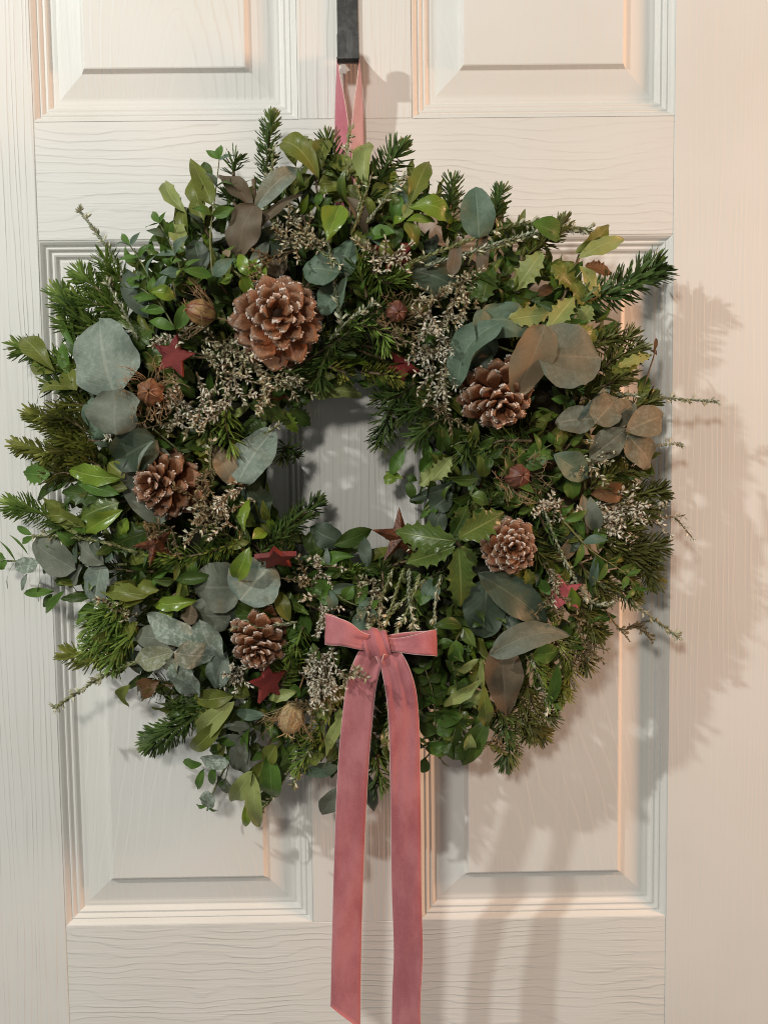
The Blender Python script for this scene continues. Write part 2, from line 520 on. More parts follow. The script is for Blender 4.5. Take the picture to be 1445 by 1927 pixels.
def metal_mat():
    mt, nt, N, Lk, b = newmat("hanger_black_metal")
    tc = node(nt, "ShaderNodeTexCoord")
    mp = node(nt, "ShaderNodeMapping")
    mp.inputs["Scale"].default_value = (1, 1, 0.12)
    Lk.new(tc.outputs["Object"], mp.inputs[0])
    n1 = noise(nt, mp.outputs[0], 420, 4, 0.6)
    n2 = noise(nt, tc.outputs["Object"], 110, 4, 0.6)
    Lk.new(mixc(nt, ramp(nt, n2, 0.4, 0.7), (0.020, 0.021, 0.022), (0.055, 0.055, 0.055)), b.inputs["Base Color"])
    b.inputs["Metallic"].default_value = 0.35
    Lk.new(math_n(nt, 'ADD', math_n(nt, 'MULTIPLY', n1, 0.3), 0.25), b.inputs["Roughness"])
    bump(nt, n1, 0.0002, 0.4, b)
    return mt


M['metal'] = metal_mat()

# ------------------------------------------------------------------ door
door = empty("door")
door.location = (0, 0, 0)
tag(door, "white painted panel door with embossed wood grain behind the wreath", "door")


def box(name, x0, x1, z0, z1, front, back, mat, parent, bev=0.0012):
    V = []
    F = []
    f, k = front, back
    # front face inset by a tiny rounded arris
    ring = [(x0, f + bev, z0), (x1, f + bev, z0), (x1, f + bev, z1), (x0, f + bev, z1)]
    ins = [(x0 + bev, f, z0 + bev), (x1 - bev, f, z0 + bev), (x1 - bev, f, z1 - bev), (x0 + bev, f, z1 - bev)]
    bk = [(x0, k, z0), (x1, k, z0), (x1, k, z1), (x0, k, z1)]
    V = ins + ring + bk
    F = [(0, 1, 2, 3), (8, 11, 10, 9)]
    for i in range(4):
        j = (i + 1) % 4
        F.append((4 + i, 4 + j, j, i))
        F.append((8 + i, 8 + j, 4 + j, 4 + i))
    return mesh_obj(name, V, F, mat, parent, smooth=False)


XL, XM1, XM2, XR = -0.275, -0.049, 0.0492, 0.275
ZA, ZB, ZC = 0.35, 0.2497, -0.3667
ZT = 0.66
FR, BK = 0.0, 0.036
box("stile", XL - 0.125, XL, -0.72, 0.80, FR, BK, M['v'], door, 0.0006)
box("stile", XR, XR + 0.125, -0.72, 0.80, FR, BK, M['v2'], door, 0.0006)
box("rail", XL, XR, ZB, ZA, FR + 0.0003, BK, M['h'], door, 0.0006)
box("rail", XL, XR, -0.72, ZC, FR + 0.0003, BK, M['h2'], door, 0.0006)
box("rail", XL, XR, ZT, 0.80, FR + 0.0003, BK, M['h'], door, 0.0006)
box("mullion", XM1, XM2, ZA, ZT, FR + 0.0002, BK, door_mat("door_grain_mullion", 'v', 0.23, 0.4, 0.75), door, 0.0006)
box("mullion", XM1, XM2, ZC, ZB, FR + 0.0002, BK, M['v'], door, 0.0006)

# inset (m) and depth behind the face (m) of the moulding and of the raised panel
MOULD = [(0.0, 0.0002), (0.0012, 0.0006), (0.0030, 0.0022), (0.0044, 0.0044), (0.0050, 0.0047), (0.0062, 0.0041), (0.0072, 0.0046),
         (0.0086, 0.0066), (0.0094, 0.0070), (0.0112, 0.0066), (0.0126, 0.0074), (0.0142, 0.0098), (0.0152, 0.0102), (0.0170, 0.0100), (0.0196, 0.0102)]
FIELD = [(0.0196, 0.0102), (0.0215, 0.0100), (0.0405, 0.0062), (0.0412, 0.0059), (0.0440, 0.0018), (0.0450, 0.0014)]


def rect_profile(name, x0, x1, z0, z1, prof, mat, parent, cap=False):
    V = []
    F = []
    for ins, dep in prof:
        V += [(x0 + ins, dep, z0 + ins), (x1 - ins, dep, z0 + ins), (x1 - ins, dep, z1 - ins), (x0 + ins, dep, z1 - ins)]
    for r in range(len(prof) - 1):
        for i in range(4):
            j = (i + 1) % 4
            F.append((r * 4 + i, r * 4 + j, (r + 1) * 4 + j, (r + 1) * 4 + i))
    if cap:
        b = (len(prof) - 1) * 4
        F.append((b, b + 1, b + 2, b + 3))
    return mesh_obj(name, V, F, mat, parent, smooth=False)


pm = 0
for (x0, x1, z0, z1, oz) in ((XL, XM1, ZA, ZT, 0.30), (XM2, XR, ZA, ZT, 0.78), (XL, XM1, ZC, ZB, -0.62), (XM2, XR, ZC, ZB, -0.9)):
    pm += 1
    mat = door_mat("door_panel_grain_%d" % pm, 'arch', (x0 + x1) / 2 + (0.012 if pm % 2 else -0.05), oz, 1.0 if pm % 2 else 0.5)
    pn = rect_profile("panel", x0, x1, z0, z1, FIELD, mat, door, True)
    rect_profile("moulding", x0, x1, z0, z1, MOULD, M['plain'], pn)

# ------------------------------------------------------------------ over-door hanger
hanger = empty("door_hanger")
tag(hanger, "black metal over-door hanger strap ending in an upturned hook", "hanger")


def strip(name, path, wvec, halfw, thick, mat, parent, nv=1):
    """a flat band: path points, per-point half-width vector, extruded by thick along its normal"""
    V = []
    F = []
    n = len(path)
    for i, p in enumerate(path):
        t = (path[min(i + 1, n - 1)] - path[max(i - 1, 0)]).normalized()
        w = wvec[i] if isinstance(wvec, list) else wvec
        w = w.normalized()
        hw = halfw[i] if isinstance(halfw, list) else halfw
        nn = t.cross(w).normalized() * (thick / 2)
        V += [p - w * hw + nn, p + w * hw + nn, p + w * hw - nn, p - w * hw - nn]
    for i in range(n - 1):
        for k in range(4):
            j = (k + 1) % 4
            F.append((i * 4 + k, i * 4 + j, (i + 1) * 4 + j, (i + 1) * 4 + k))
    F.append((3, 2, 1, 0))
    e = (n - 1) * 4
    F.append((e, e + 1, e + 2, e + 3))
    return mesh_obj(name, V, F, mat, parent, smooth=False)


hx = P(655.5, 60, 0.003).x
HD = 0.034
ztop, zf = 0.80, P(655, 116.5, HD).z
strip("strap", [Vector((hx - 0.0006, -0.0022, z)) for z in (ztop, 0.6, zf + 0.017)], Vector((1, 0, 0)), 0.0089, 0.0016, M['metal'], hanger)
hk = catmull([Vector((hx, -d, zf + z)) for d, z in ((0.0022, 0.0175), (0.0040, 0.0142), (0.0120, 0.0085), (0.0230, 0.0032), (0.0310, 0.0006), (HD - 0.0004, 0.0022), (HD, 0.0050))], 18)
hook = strip("hook", hk, Vector((1, 0, 0)), 0.0089, 0.0016, M['metal'], hanger)
# upturned front tab with a rounded top
tabz0 = zf + 0.0042
tabz1 = P(655, 56, HD).z
pts = [(-0.0089, tabz0), (0.0089, tabz0), (0.0089, tabz1 - 0.004)]
for i in range(1, 8):
    a = PI * i / 8
    pts.append((0.0089 * math.cos(a), tabz1 - 0.004 + 0.004 * math.sin(a)))
pts.append((-0.0089, tabz1 - 0.004))
V = [(hx + x, -HD - 0.0008, z) for x, z in pts] + [(hx + x, -HD + 0.0008, z) for x, z in pts]
n = len(pts)
F = [tuple(range(n)), tuple(reversed(range(n, 2 * n)))] + [(i, n + i, n + (i + 1) % n, (i + 1) % n) for i in range(n)]
mesh_obj("hook_tip", V, F, M['metal'], hanger, smooth=False)
strip("rolled_edge", [Vector((hx, -HD - 0.0009, zf + 0.0022)), Vector((hx, -HD - 0.0009, zf + 0.0036))], Vector((1, 0, 0)), 0.0094, 0.0016, M['metal'], hanger)


# ------------------------------------------------------------------ ribbons
def ribbon(name, path, wv, hw, mat, parent, edge=True, n=40, cut=None, gather=None, edgew=0.00036, thick=0.0008, crease=0.0):
    """velvet ribbon along a path with its two pale selvedges as sub-parts"""
    path = catmull(path, n)
    if len(wv) > 1:
        wv = catmull(wv, n)
    else:
        wv = [wv[0]] * (n + 1)
    if isinstance(hw, (list, tuple)):
        hw = [h.x for h in catmull([Vector((h, 0, 0)) for h in hw], n)]
    else:
        hw = [hw] * (n + 1)
    na = 8
    V = []
    F = []
    Ea, Eb = [], []
    for i, p in enumerate(path):
        t = (path[min(i + 1, n)] - path[max(i - 1, 0)]).normalized()
        w = wv[i].normalized()
        w = (w - t * w.dot(t)).normalized()
        nn = t.cross(w).normalized()
        g = gather[int(i / n * (len(gather) - 1) + 0.5)] if gather else 0.0
        for side in (1, -1):
            for k in range(na + 1):
                u = k / na * 2 - 1
                q = p + w * hw[i] * u
                q = q + nn * (g * math.sin(u * 7.0 + i * 0.10) + crease * math.sin(u * 3.1 + i * 0.31) * math.sin(i * 0.17))
                if cut and i > n - 10:
                    q = q + Vector((0, 0, cut * u * (i - (n - 10)) / 10))
                V.append(q + nn * (side * thick / 2))
                if side == 1 and k == 0:
                    Ea.append(q)
                if side == 1 and k == na:
                    Eb.append(q)
    row = 2 * (na + 1)
    for i in range(n):
        for k in range(na):
            a = i * row + k
            F.append((a, a + 1, a + row + 1, a + row))
            a = i * row + na + 1 + k
            F.append((a + 1, a, a + row, a + row + 1))
        for k0, k1 in ((0, na + 1), (na + 1 + na, na)):
            F.append((i * row + k0, (i + 1) * row + k0, (i + 1) * row + k1, i * row + k1))
    for i in (0, n):
        a = i * row
        for k in range(na):
            F.append((a + k, a + na + 1 + k, a + na + 2 + k, a + k + 1))
    o = mesh_obj(name, V, F, mat, parent)
    if edge:
        for E in (Ea, Eb):
            V2, F2 = tube_geo(E, edgew, 6)
            mesh_obj("ribbon_edge", V2, F2, M['selv'], o)
    return o


hang = empty("hanging_ribbon")
tag(hang, "pink velvet ribbon loop hanging from the black hook above the wreath", "ribbon")
for sx, xs, mt in ((-1, ((634.5, 118), (636, 150), (640, 200), (644, 260), (648, 330), (650, 400)), 0),
                   (1, ((676.5, 118), (677, 150), (675, 200), (672, 260), (669, 330), (664, 400)), 1)):
    path = [P(x, y, 0.0150 + 0.001 * k) for k, (x, y) in enumerate(xs)]
    wv = []
    for k, a in enumerate((3, 10, 24, 36, 46, 52)):
        a = math.radians(a) * (1 if sx < 0 else -0.8)
        wv.append(Vector((math.sin(a), -math.cos(a), 0)))
    ribbon("strand", path, wv, 0.0108, M['velvet3' if sx < 0 else 'velvet2'], hang, n=30)
path = [P(635, 121, 0.0165), P(637, 114, 0.0165), P(646, 111.5, 0.0165), P(665, 111.5, 0.0165), P(674.5, 114, 0.0165), P(676, 121, 0.0165)]
ribbon("loop_top", path, [Vector((0, -1, 0))], 0.0108, M['velvet2'], hang, n=20)

bow = empty("ribbon_bow")
tag(bow, "dusty pink velvet bow with two long tails at the foot of the wreath", "bow")
BD = 0.104
# tails
V3 = Vector
tl = [(712, 1222, .110), (697, 1238, .113), (682, 1280, .110), (674, 1340, .106), (665, 1440, .101), (659, 1560, .096), (655, 1680, .092), (652, 1790, .090), (650, 1916, .088)]
ribbon("tail", [P(x, y, d) for x, y, d in tl], [V3((1, 0, .25)), V3((1, 0, .12)), V3((1, -.12, 0)), V3((1, -.1, 0)), V3((1, .05, 0)), V3((1, .12, 0)), V3((1, .05, 0))],
       [.0085, .0108, .0118, .0121, .0121, .0121, .0121], M['velvet'], bow, n=60, cut=-0.0105, gather=[.0016, .0008, .0003, .0002, 0, 0], crease=0.0007)
tr = [(716, 1222, .109), (738, 1246, .113), (752, 1290, .112), (759, 1350, .108), (762, 1440, .102), (764, 1560, .097), (765, 1680, .093), (768, 1800, .091), (764, 1900, .089), (766, 2010, .088)]
ribbon("tail", [P(x, y, d) for x, y, d in tr], [V3((1, 0, -.5)), V3((1, -.1, -.2)), V3((1, .12, 0)), V3((1, .15, 0)), V3((1, -.02, 0)), V3((1, -.18, 0)), V3((1, -.28, 0)), V3((1, -.1, 0))],
       [.0080, .0110, .0121, .0121, .0121, .0121, .0121], M['velvet'], bow, n=64, cut=0.010, gather=[.0018, .0012, .0004, .0002, 0, 0], crease=0.0008)
# loops: out along the front, round the end, back behind
def bow_loop(pts_front, pts_back, hws, wvs):
    path = [P(x, y, d) for x, y, d in pts_front + pts_back]
    ribbon("loop", path, wvs, hws, M['velvet'], bow, n=60, gather=[.0014, .0005, .0002, 0, 0, 0, .0002, .0005, .0014], crease=0.0005)


bow_loop([(706, 1210, .113), (675, 1205, .119), (645, 1192, .121), (618, 1186, .115)], [(613, 1184, .106), (622, 1186, .097), (660, 1200, .095), (704, 1210, .100)],
         [.0052, .0068, .0100, .0117, .0119, .0117, .0080, .0052], [V3((-.1, 0, 1)), V3((.22, 0, 1)), V3((.06, 0, 1)), V3((0.0, 0, 1)), V3((0, 0, 1)), V3((.1, 0, 1))])
bow_loop([(714, 1211, .112), (750, 1214, .112), (785, 1213, .116), (812, 1210, .114)], [(821, 1210, .106), (812, 1209, .098), (765, 1206, .096), (716, 1210, .100)],
         [.0050, .0054, .0078, .0098, .0102, .0098, .0070, .0050], [V3((.1, 0, 1)), V3((-.10, .3, 1)), V3((-.12, .25, 1)), V3((-.02, 0, 1)), V3((0, -.1, 1)), V3((0, 0, 1))])
# knot: a plump wrap with folds
V, F = [], []
nk, mk = 26, 22
kc = P(707, 1213, 0.109)
for i in range(nk):
    a = 2 * PI * i / nk
    for j in range(mk + 1):
        u = j / mk * 2 - 1
        pr = (1 - abs(u) ** 3.2 * 0.30)
        fold = 0.0011 * math.sin(u * 6.8 + 0.9 * math.sin(a) + 0.4) + 0.0004 * math.sin(u * 15 + a * 2)
        ry, rz = 0.0096 * pr + fold, 0.0126 * pr + fold * 1.2
        x = u * 0.0108 + 0.0020 * math.sin(a) * (-1)
        V.append(kc + V3((x, -math.cos(a) * ry, math.sin(a) * rz)))
for i in range(nk):
    for j in range(mk):
        a0 = i * (mk + 1) + j
        b0 = ((i + 1) % nk) * (mk + 1) + j
        F.append((a0, b0, b0 + 1, a0 + 1))
kn = mesh_obj("knot", V, F, M['velvet'], bow)

# ------------------------------------------------------------------ wreath
wreath = empty("wreath")
wreath.location = (0, 0, 0)
tag(wreath, "round winter wreath of fir, eucalyptus, holly and heather hung on the door", "wreath")

# moss ring under the greenery
V, F, = [], []
nt_, mt_ = 96, 20
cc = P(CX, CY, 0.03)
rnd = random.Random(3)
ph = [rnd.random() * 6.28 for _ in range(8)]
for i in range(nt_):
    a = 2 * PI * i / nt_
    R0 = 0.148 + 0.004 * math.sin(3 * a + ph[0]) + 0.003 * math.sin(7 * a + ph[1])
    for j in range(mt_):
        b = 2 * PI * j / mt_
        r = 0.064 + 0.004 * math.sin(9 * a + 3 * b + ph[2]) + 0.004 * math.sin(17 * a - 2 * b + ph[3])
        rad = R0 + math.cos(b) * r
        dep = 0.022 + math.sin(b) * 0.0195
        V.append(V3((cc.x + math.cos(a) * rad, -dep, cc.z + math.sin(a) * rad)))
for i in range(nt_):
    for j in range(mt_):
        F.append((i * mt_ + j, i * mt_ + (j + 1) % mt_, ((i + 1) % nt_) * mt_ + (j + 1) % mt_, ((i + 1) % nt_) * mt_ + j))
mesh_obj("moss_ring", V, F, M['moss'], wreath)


# ---- leaves
def outline(shape, t):
    if shape == 'round':
        return max(0.0, math.sin(PI * t ** 0.78)) ** 0.50
    if shape == 'cord':
        return math.sqrt(max(0.0, 1 - ((t - .38) / .62) ** 2)) if t > .38 else math.sqrt(max(0.0, 1 - ((.38 - t) / .40) ** 2))
    if shape == 'oval':
        return max(0.0, math.sin(PI * t ** 0.95)) ** 0.80
    if shape == 'lance':
        return max(0.0, math.sin(PI * t ** 0.80)) ** 1.05
    if shape == 'point':
        return (max(0.0, math.sin(PI * t ** 0.70)) ** 0.7) * (1 - 0.25 * t)
    if shape == 'obov':
        return max(0.0, math.sin(PI * t ** 1.35)) ** 0.85
    if shape == 'wavy':
        return max(0.0, math.sin(PI * t ** 0.98)) ** 0.8 * (1 + 0.10 * math.sin(t * 22))
    return max(0.0, math.sin(PI * t ** 0.90)) ** 0.75


def leaf_geo(base, tip, width, nrm, shape='oval', curl=0.10, cup=0.15, wave=0.0, twist=0.0, nv=None, nu=None, V=None, F=None, UV=None, sideb=0.0, rs=None):
    V = [] if V is None else V
    F = [] if F is None else F
    UV = [] if UV is None else UV
    rs = rs or RND
    ax = tip - base
    Ln = ax.length
    t_ = ax.normalized()
    n_ = nrm - t_ * nrm.dot(t_)
    n_ = n_.normalized() if n_.length > 1e-6 else t_.orthogonal().normalized()
    s_ = t_.cross(n_).normalized()
    holly = shape == 'holly'
    nv = nv or (34 if holly else 12)
    nu = nu or (8 if holly else 6)
    p1, p2 = rs.random() * 6.28, rs.random() * 6.28
    b0 = len(V)
    teeth = 5.5
    for i in range(nv + 1):
        t = i / nv
        w = outline(shape, min(max(t, 0.012), 0.988)) * width / 2
        w *= 1 + 0.035 * math.sin(t * 9 + p1) * math.sin(t * 23 + p2)
        if (i == 0 and shape != 'cord') or i == nv:
            w *= 0.25
        for k in range(nu + 1):
            u = k / nu * 2 - 1
            ww = w
            zz = 0.0
            if holly:
                fr = (t * teeth + 0.15) % 1.0
                tooth = max(0.0, 1 - abs(fr - 0.55) / 0.42) ** 1.9
                if abs(u) > 0.7:
                    ww = w * (0.80 + 0.42 * tooth)
                    zz = 0.10 * width * (tooth - 0.3) * (1 if int(t * teeth + 0.15) % 2 else -0.7) * (0.7 + 0.3 * math.sin(p1 + u))
            q = base + t_ * (t * Ln)
            ang = twist * (t - 0.3)
            ca, sa = math.cos(ang), math.sin(ang)
            lat = u * ww
            h = (math.sin(PI * t) * curl * Ln) + (abs(u) ** 1.35) * cup * ww
            h += wave * width * math.sin(t * 11 + p1 + (1.3 if u > 0 else 0)) * u * u
            h += zz * abs(u)
            h += 0.060 * width * math.sin(t * 5 + p2) * math.sin(u * 2.4 + p1)
            lat2 = lat + sideb * Ln * math.sin(PI * t)
            q = q + s_ * (lat2 * ca - h * sa * 0.5) + n_ * (h + lat * sa)
            V.append(q)
            UV.append((k / nu, t))
    r = nu + 1
    for i in range(nv):
        for k in range(nu):
            a = b0 + i * r + k
            F.append((a, a + 1, a + r + 1, a + r))
    return V, F, UV


def face_n(px, py, roll, axis, tilt=0.25):
    out = V3((px - CX, 0, -(py - CY)))
    out = out.normalized() if out.length > 1 else V3((0, 0, 1))
    n_ = V3((0, -1, 0)) + out * tilt + V3((-0.12, 0, 0.16))
    return Quaternion(axis.normalized(), math.radians(roll)) @ n_.normalized()


def leaf(parent, name, bx, by, tx, ty, w, mat, shape='oval', off=0.0, dt=0.0, roll=0.0, curl=0.10, cup=0.12, wave=0.0, twist=0.0, sideb=0.0):
    d0 = D(bx, by) + off
    d1 = max(0.008, D(tx, ty) * 0.5 + d0 * 0.5 + dt) if dt == 0 else max(0.008, d0 + dt)
    b = P(bx, by, d0)
    t = P(tx, ty, d1)
    wm = w * S(d0)
    big = w > 45
    V, F, UV = leaf_geo(b, t, wm, face_n((bx + tx) / 2, (by + ty) / 2, roll, t - b), shape, curl, cup, wave, twist,
                        nv=None if shape == 'holly' else (18 if big else 11), nu=None if shape == 'holly' else (10 if big else 6), sideb=sideb)
    return mesh_obj(name, V, F, M[mat], parent, uv=UV)


def stem(parent, pts, r=0.0009, mat='gstem', name="stem", off=-0.002):
    pp = [P(x, y, D(x, y) + off) for x, y in pts]
    pp = catmull(pp, max(4, 4 * (len(pp) - 1)))
    n_ = len(pp)
    V, F = tube_geo(pp, [r * (1.15 - 0.5 * i / n_) for i in range(n_)], 6)
    return mesh_obj(name, V, F, M[mat], parent)


def euc(stempts, leaves, smat='gstem', r=0.0011, stemoff=-0.002):
    s = empty("eucalyptus_sprig", wreath)
    if stempts:
        stem(s, stempts, r, smat, off=stemoff)
    for L in leaves:
        kw = dict(L[6]) if len(L) > 6 else {}
        kw.setdefault('wave', RND.uniform(.03, .10))
        kw.setdefault('twist', RND.uniform(-.35, .35))
        leaf(s, "eucalyptus_leaf", *L[:6], **kw)
    return s


def k(**kw):
    return kw


R_ = 'round'
# large silver-dollar sprigs, each leaf read off the photograph: base, tip, width, tone
euc([(215, 733), (270, 790), (340, 850)], [
    (215, 740, 186, 600, 132, 'euc', k(shape='cord', off=.024, dt=-.012, cup=.05, curl=.05)),
    (214, 734, 222, 818, 112, 'eucgrey', k(shape='cord', off=.025, dt=.004, cup=.05, curl=.06)),
    (206, 742, 178, 828, 72, 'teal', k(shape=R_, off=.014, cup=.1)),
    (215, 735, 160, 700, 60, 'tealdark', k(shape=R_, off=.008))])
euc([(288, 828), (330, 880)], [
    (292, 826, 216, 868, 84, 'tealdark', k(shape=R_, off=.016, cup=.25, roll=-18)),
    (286, 838, 300, 988, 96, 'eucgrey', k(shape=R_, off=.006, cup=.3, roll=-30, curl=-.05, sideb=.10)),
    (290, 830, 262, 900, 26, 'euc', k(shape='oval', off=.030, roll=40, cup=.3))])
euc([(445, 905), (420, 960)], [
    (448, 907, 516, 808, 84, 'euc', k(shape=R_, off=.020, cup=.06, curl=.08)),
    (438, 915, 406, 838, 44, 'tan', k(shape='oval', off=.012, roll=35, cup=.2)),
    (468, 900, 500, 985, 84, 'tealdark', k(shape=R_, off=.002, roll=15)),
    (440, 930, 470, 1000, 50, 'dark', k(shape=R_, off=-.004, roll=15))])
euc([(478, 338), (480, 400), (482, 478)], [
    (478, 384, 448, 486, 72, 'mauve', k(shape=R_, off=.022, cup=.1, curl=.1)),
    (474, 392, 412, 328, 44, 'mauve', k(shape='oval', off=.014, roll=30, cup=.2)),
    (476, 400, 570, 316, 40, 'euc', k(shape='oval', off=.016, roll=30, curl=.16, cup=.25, sideb=-.08)),
    (482, 440, 570, 366, 46, 'mauve', k(shape='oval', off=.014, roll=-30, cup=.2)),
    (486, 452, 530, 520, 74, 'mauve', k(shape=R_, off=-.004)),
    (500, 480, 525, 430, 60, 'tealdark', k(shape=R_, off=-.002)),
    (470, 500, 505, 455, 26, 'euc', k(shape='oval', off=.012, roll=45))], smat='twig', r=.0017, stemoff=.006)
euc([(645, 540), (640, 620)], [
    (642, 512, 570, 508, 68, 'teal', k(shape=R_, off=.018, cup=.08)),
    (640, 535, 606, 592, 52, 'teal', k(shape=R_, off=.006)),
    (640, 520, 660, 452, 52, 'teal', k(shape=R_, off=.008)),
    (652, 520, 634, 600, 34, 'teal', k(shape='oval', off=.016, roll=30))])
euc([(905, 440), (880, 500)], [
    (900, 448, 894, 352, 64, 'teal', k(shape=R_, off=.016, dt=-.004, cup=.1)),
    (918, 440, 944, 398, 28, 'mauve', k(shape='oval', off=.008, roll=20))])
euc([(790, 500), (860, 540)], [
    (770, 505, 858, 545, 78, 'tealdark', k(shape='oval', off=.004, cup=.1)),
    (850, 520, 862, 445, 30, 'mauve', k(shape='point', off=.014)),
    (905, 520, 910, 425, 26, 'mauve', k(shape='point', off=.010))])
euc([(1010, 672), (960, 660), (900, 640)], [
    (908, 582, 876, 704, 62, 'teal', k(shape=R_, off=.018, roll=-40, cup=.25, sideb=-.08)),
    (900, 604, 1010, 612, 76, 'teal', k(shape=R_, off=.012, cup=.1)),
    (944, 606, 858, 732, 66, 'teal', k(shape=R_, off=.030, roll=28, cup=.4, sideb=.14)),
    (925, 660, 880, 690, 60, 'tealdark', k(shape=R_, off=.012)),
    (1026, 612, 968, 744, 82, 'tan', k(shape=R_, off=.044, roll=-12, cup=.12, curl=.04)),
    (1008, 672, 1130, 674, 128, 'eucgrey', k(shape=R_, off=.030, cup=.06, curl=.07)),
    (990, 690, 1000, 735, 40, 'tealdark', k(shape=R_, off=.020))])
euc([(1178, 810), (1120, 788), (1060, 850)], [
    (1120, 787, 1044, 796, 54, 'tangrey', k(shape=R_, off=.022, cup=.1)),
    (1118, 796, 1160, 748, 62, 'tangrey', k(shape=R_, off=.028, cup=.1)),
    (1138, 795, 1192, 760, 52, 'tangrey', k(shape=R_, off=.020)),
    (1178, 806, 1108, 862, 56, 'tangrey', k(shape='oval', off=.030, cup=.1)),
    (1176, 812, 1248, 780, 62, 'tangrey', k(shape='oval', off=.034, cup=.1)),
    (1180, 818, 1224, 878, 64, 'tangrey', k(shape=R_, off=.030)),
    (1085, 790, 1145, 726, 34, 'euc', k(shape='oval', off=.020, roll=35, cup=.2))], smat='twig')
euc([(1040, 850), (1000, 840), (930, 835)], [
    (1042, 856, 1106, 900, 56, 'teal', k(shape='oval', off=.022)),
    (1072, 892, 1076, 940, 36, 'green', k(shape='oval', off=.014)),
    (1036, 850, 985, 862, 44, 'green', k(shape='oval', off=.008)),
    (1045, 850, 1060, 800, 26, 'olive', k(shape='oval', off=.010, roll=30)),
    (1075, 985, 1056, 950, 30, 'tan', k(shape='oval', off=.006))])
euc([(955, 1140), (955, 1185), (950, 1225)], [
    (898, 1078, 1030, 1172, 74, 'tealdark', k(shape='oval', off=.012, roll=-14, cup=.2)),
    (912, 1092, 908, 1200, 84, 'tealdark', k(shape=R_, off=.004)),
    (950, 1130, 1010, 1180, 80, 'tealdark', k(shape=R_, off=.002)),
    (922, 1230, 1072, 1196, 62, 'eucgrey', k(shape='point', off=.030, roll=-16, cup=.25, curl=.14, sideb=-.10)),
    (940, 1212, 952, 1348, 80, 'mauve', k(shape='point', off=.014, cup=.15)),
    (1000, 1234, 1052, 1222, 40, 'green', k(shape='oval', off=.012)),
    (1050, 1250, 1034, 1326, 24, 'green', k(shape='oval', off=.022))])
euc([(455, 1108), (480, 1160)], [
    (456, 1106, 364, 1098, 100, 'eucgrey', k(shape=R_, off=.010, cup=.1)),
    (452, 1130, 512, 1060, 106, 'euc', k(shape=R_, off=.020, cup=.08)),
    (436, 1160, 350, 1150, 70, 'eucgrey', k(shape=R_, off=.004)),
    (480, 1100, 440, 1180, 40, 'tealdark', k(shape=R_, off=.006))])
euc([(345, 1214), (400, 1190), (460, 1180)], [
    (364, 1206, 278, 1156, 56, 'frost', k(shape=R_, off=.030, cup=.1)),
    (328, 1226, 254, 1246, 48, 'frostolive', k(shape='oval', off=.034, cup=.1)),
    (328, 1228, 400, 1230, 58, 'frost', k(shape=R_, off=.044, cup=.12)),
    (376, 1166, 418, 1248, 56, 'frost', k(shape=R_, off=.034, cup=.08)),
    (330, 1246, 372, 1308, 58, 'frost', k(shape=R_, off=.036, cup=.08)),
    (426, 1226, 404, 1296, 50, 'euc', k(shape='oval', off=.022)),
    (340, 1200, 256, 1196, 52, 'eucgrey', k(shape=R_, off=.016)),
    (372, 1160, 345, 1150, 40, 'mauve', k(shape=R_, off=.018)),
    (330, 1240, 322, 1268, 34, 'frostolive', k(shape=R_, off=.040))])
euc([(240, 1062), (150, 1062), (60, 1056), (-10, 1056)], [
    (72, 1062, 30, 1066, 32, 'frost', k(shape=R_, off=.018)),
    (142, 1072, 64, 1014, 66, 'eucgrey', k(shape=R_, off=.012)),
    (112, 1070, 95, 1008, 54, 'teal', k(shape=R_, off=.006)),
    (196, 1062, 150, 1020, 44, 'eucgrey', k(shape='oval', off=.016)),
    (200, 1060, 205, 1035, 30, 'teal', k(shape='oval', off=.012)),
    (192, 1062, 182, 1138, 56, 'euc', k(shape=R_, off=.012)),
    (156, 1062, 130, 1112, 36, 'eucgrey', k(shape='oval', off=.006, roll=20)),
    (120, 1080, 128, 1102, 44, 'dark', k(shape='oval', off=.0)),
    (102, 1112, 46, 1116, 19, 'green', k(off=.010)),
    (122, 1112, 86, 1154, 17, 'green', k(off=.008)),
    (100, 1118, 84, 1142, 17, 'green', k(off=.004)),
    (95, 1068, 73, 1132, 9, 'frost', k(off=.014, roll=50)),
    (14, 1054, 2, 1072, 16, 'green', k(off=.006)),
    (12, 1052, -8, 1040, 14, 'green', k(off=.006)),
    (30, 1056, 0, 1018, 5, 'green', k(off=.010, roll=60)),
    (54, 1044, 18, 1006, 5, 'green', k(off=.010, roll=60)),
    (27, 1060, 15, 1108, 5, 'green', k(off=.010, roll=60)),
    (52, 1080, 42, 1112, 12, 'euc', k(off=.008)),
    (62, 1006, 33, 990, 14, 'green', k(off=.008)), (66, 1010, 42, 1022, 13, 'green', k(off=.008))])
euc([(500, 1350), (432, 1432), (398, 1500), (390, 1526)], [
    (432, 1434, 377, 1428, 31, 'frost', k(off=.030, shape=R_)),
    (380, 1438, 346, 1432, 21, 'green', k(off=.020)),
    (384, 1446, 373, 1486, 17, 'green', k(off=.020)),
    (404, 1440, 400, 1476, 17, 'green', k(off=.016)),
    (394, 1490, 392, 1520, 32, 'frost', k(off=.026, shape=R_)),
    (388, 1518, 370, 1514, 9, 'green', k(off=.024)), (394, 1520, 412, 1524, 9, 'green', k(off=.024)),
    (456, 1384, 450, 1450, 40, 'eucgrey', k(off=.014)),
    (410, 1460, 442, 1494, 24, 'eucgrey', k(off=.016)),
    (470, 1388, 406, 1394, 26, 'eucgrey', k(off=.012)),
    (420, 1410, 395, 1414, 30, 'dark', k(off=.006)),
    (500, 1346, 440, 1338, 24, 'teal', k(off=.018))])
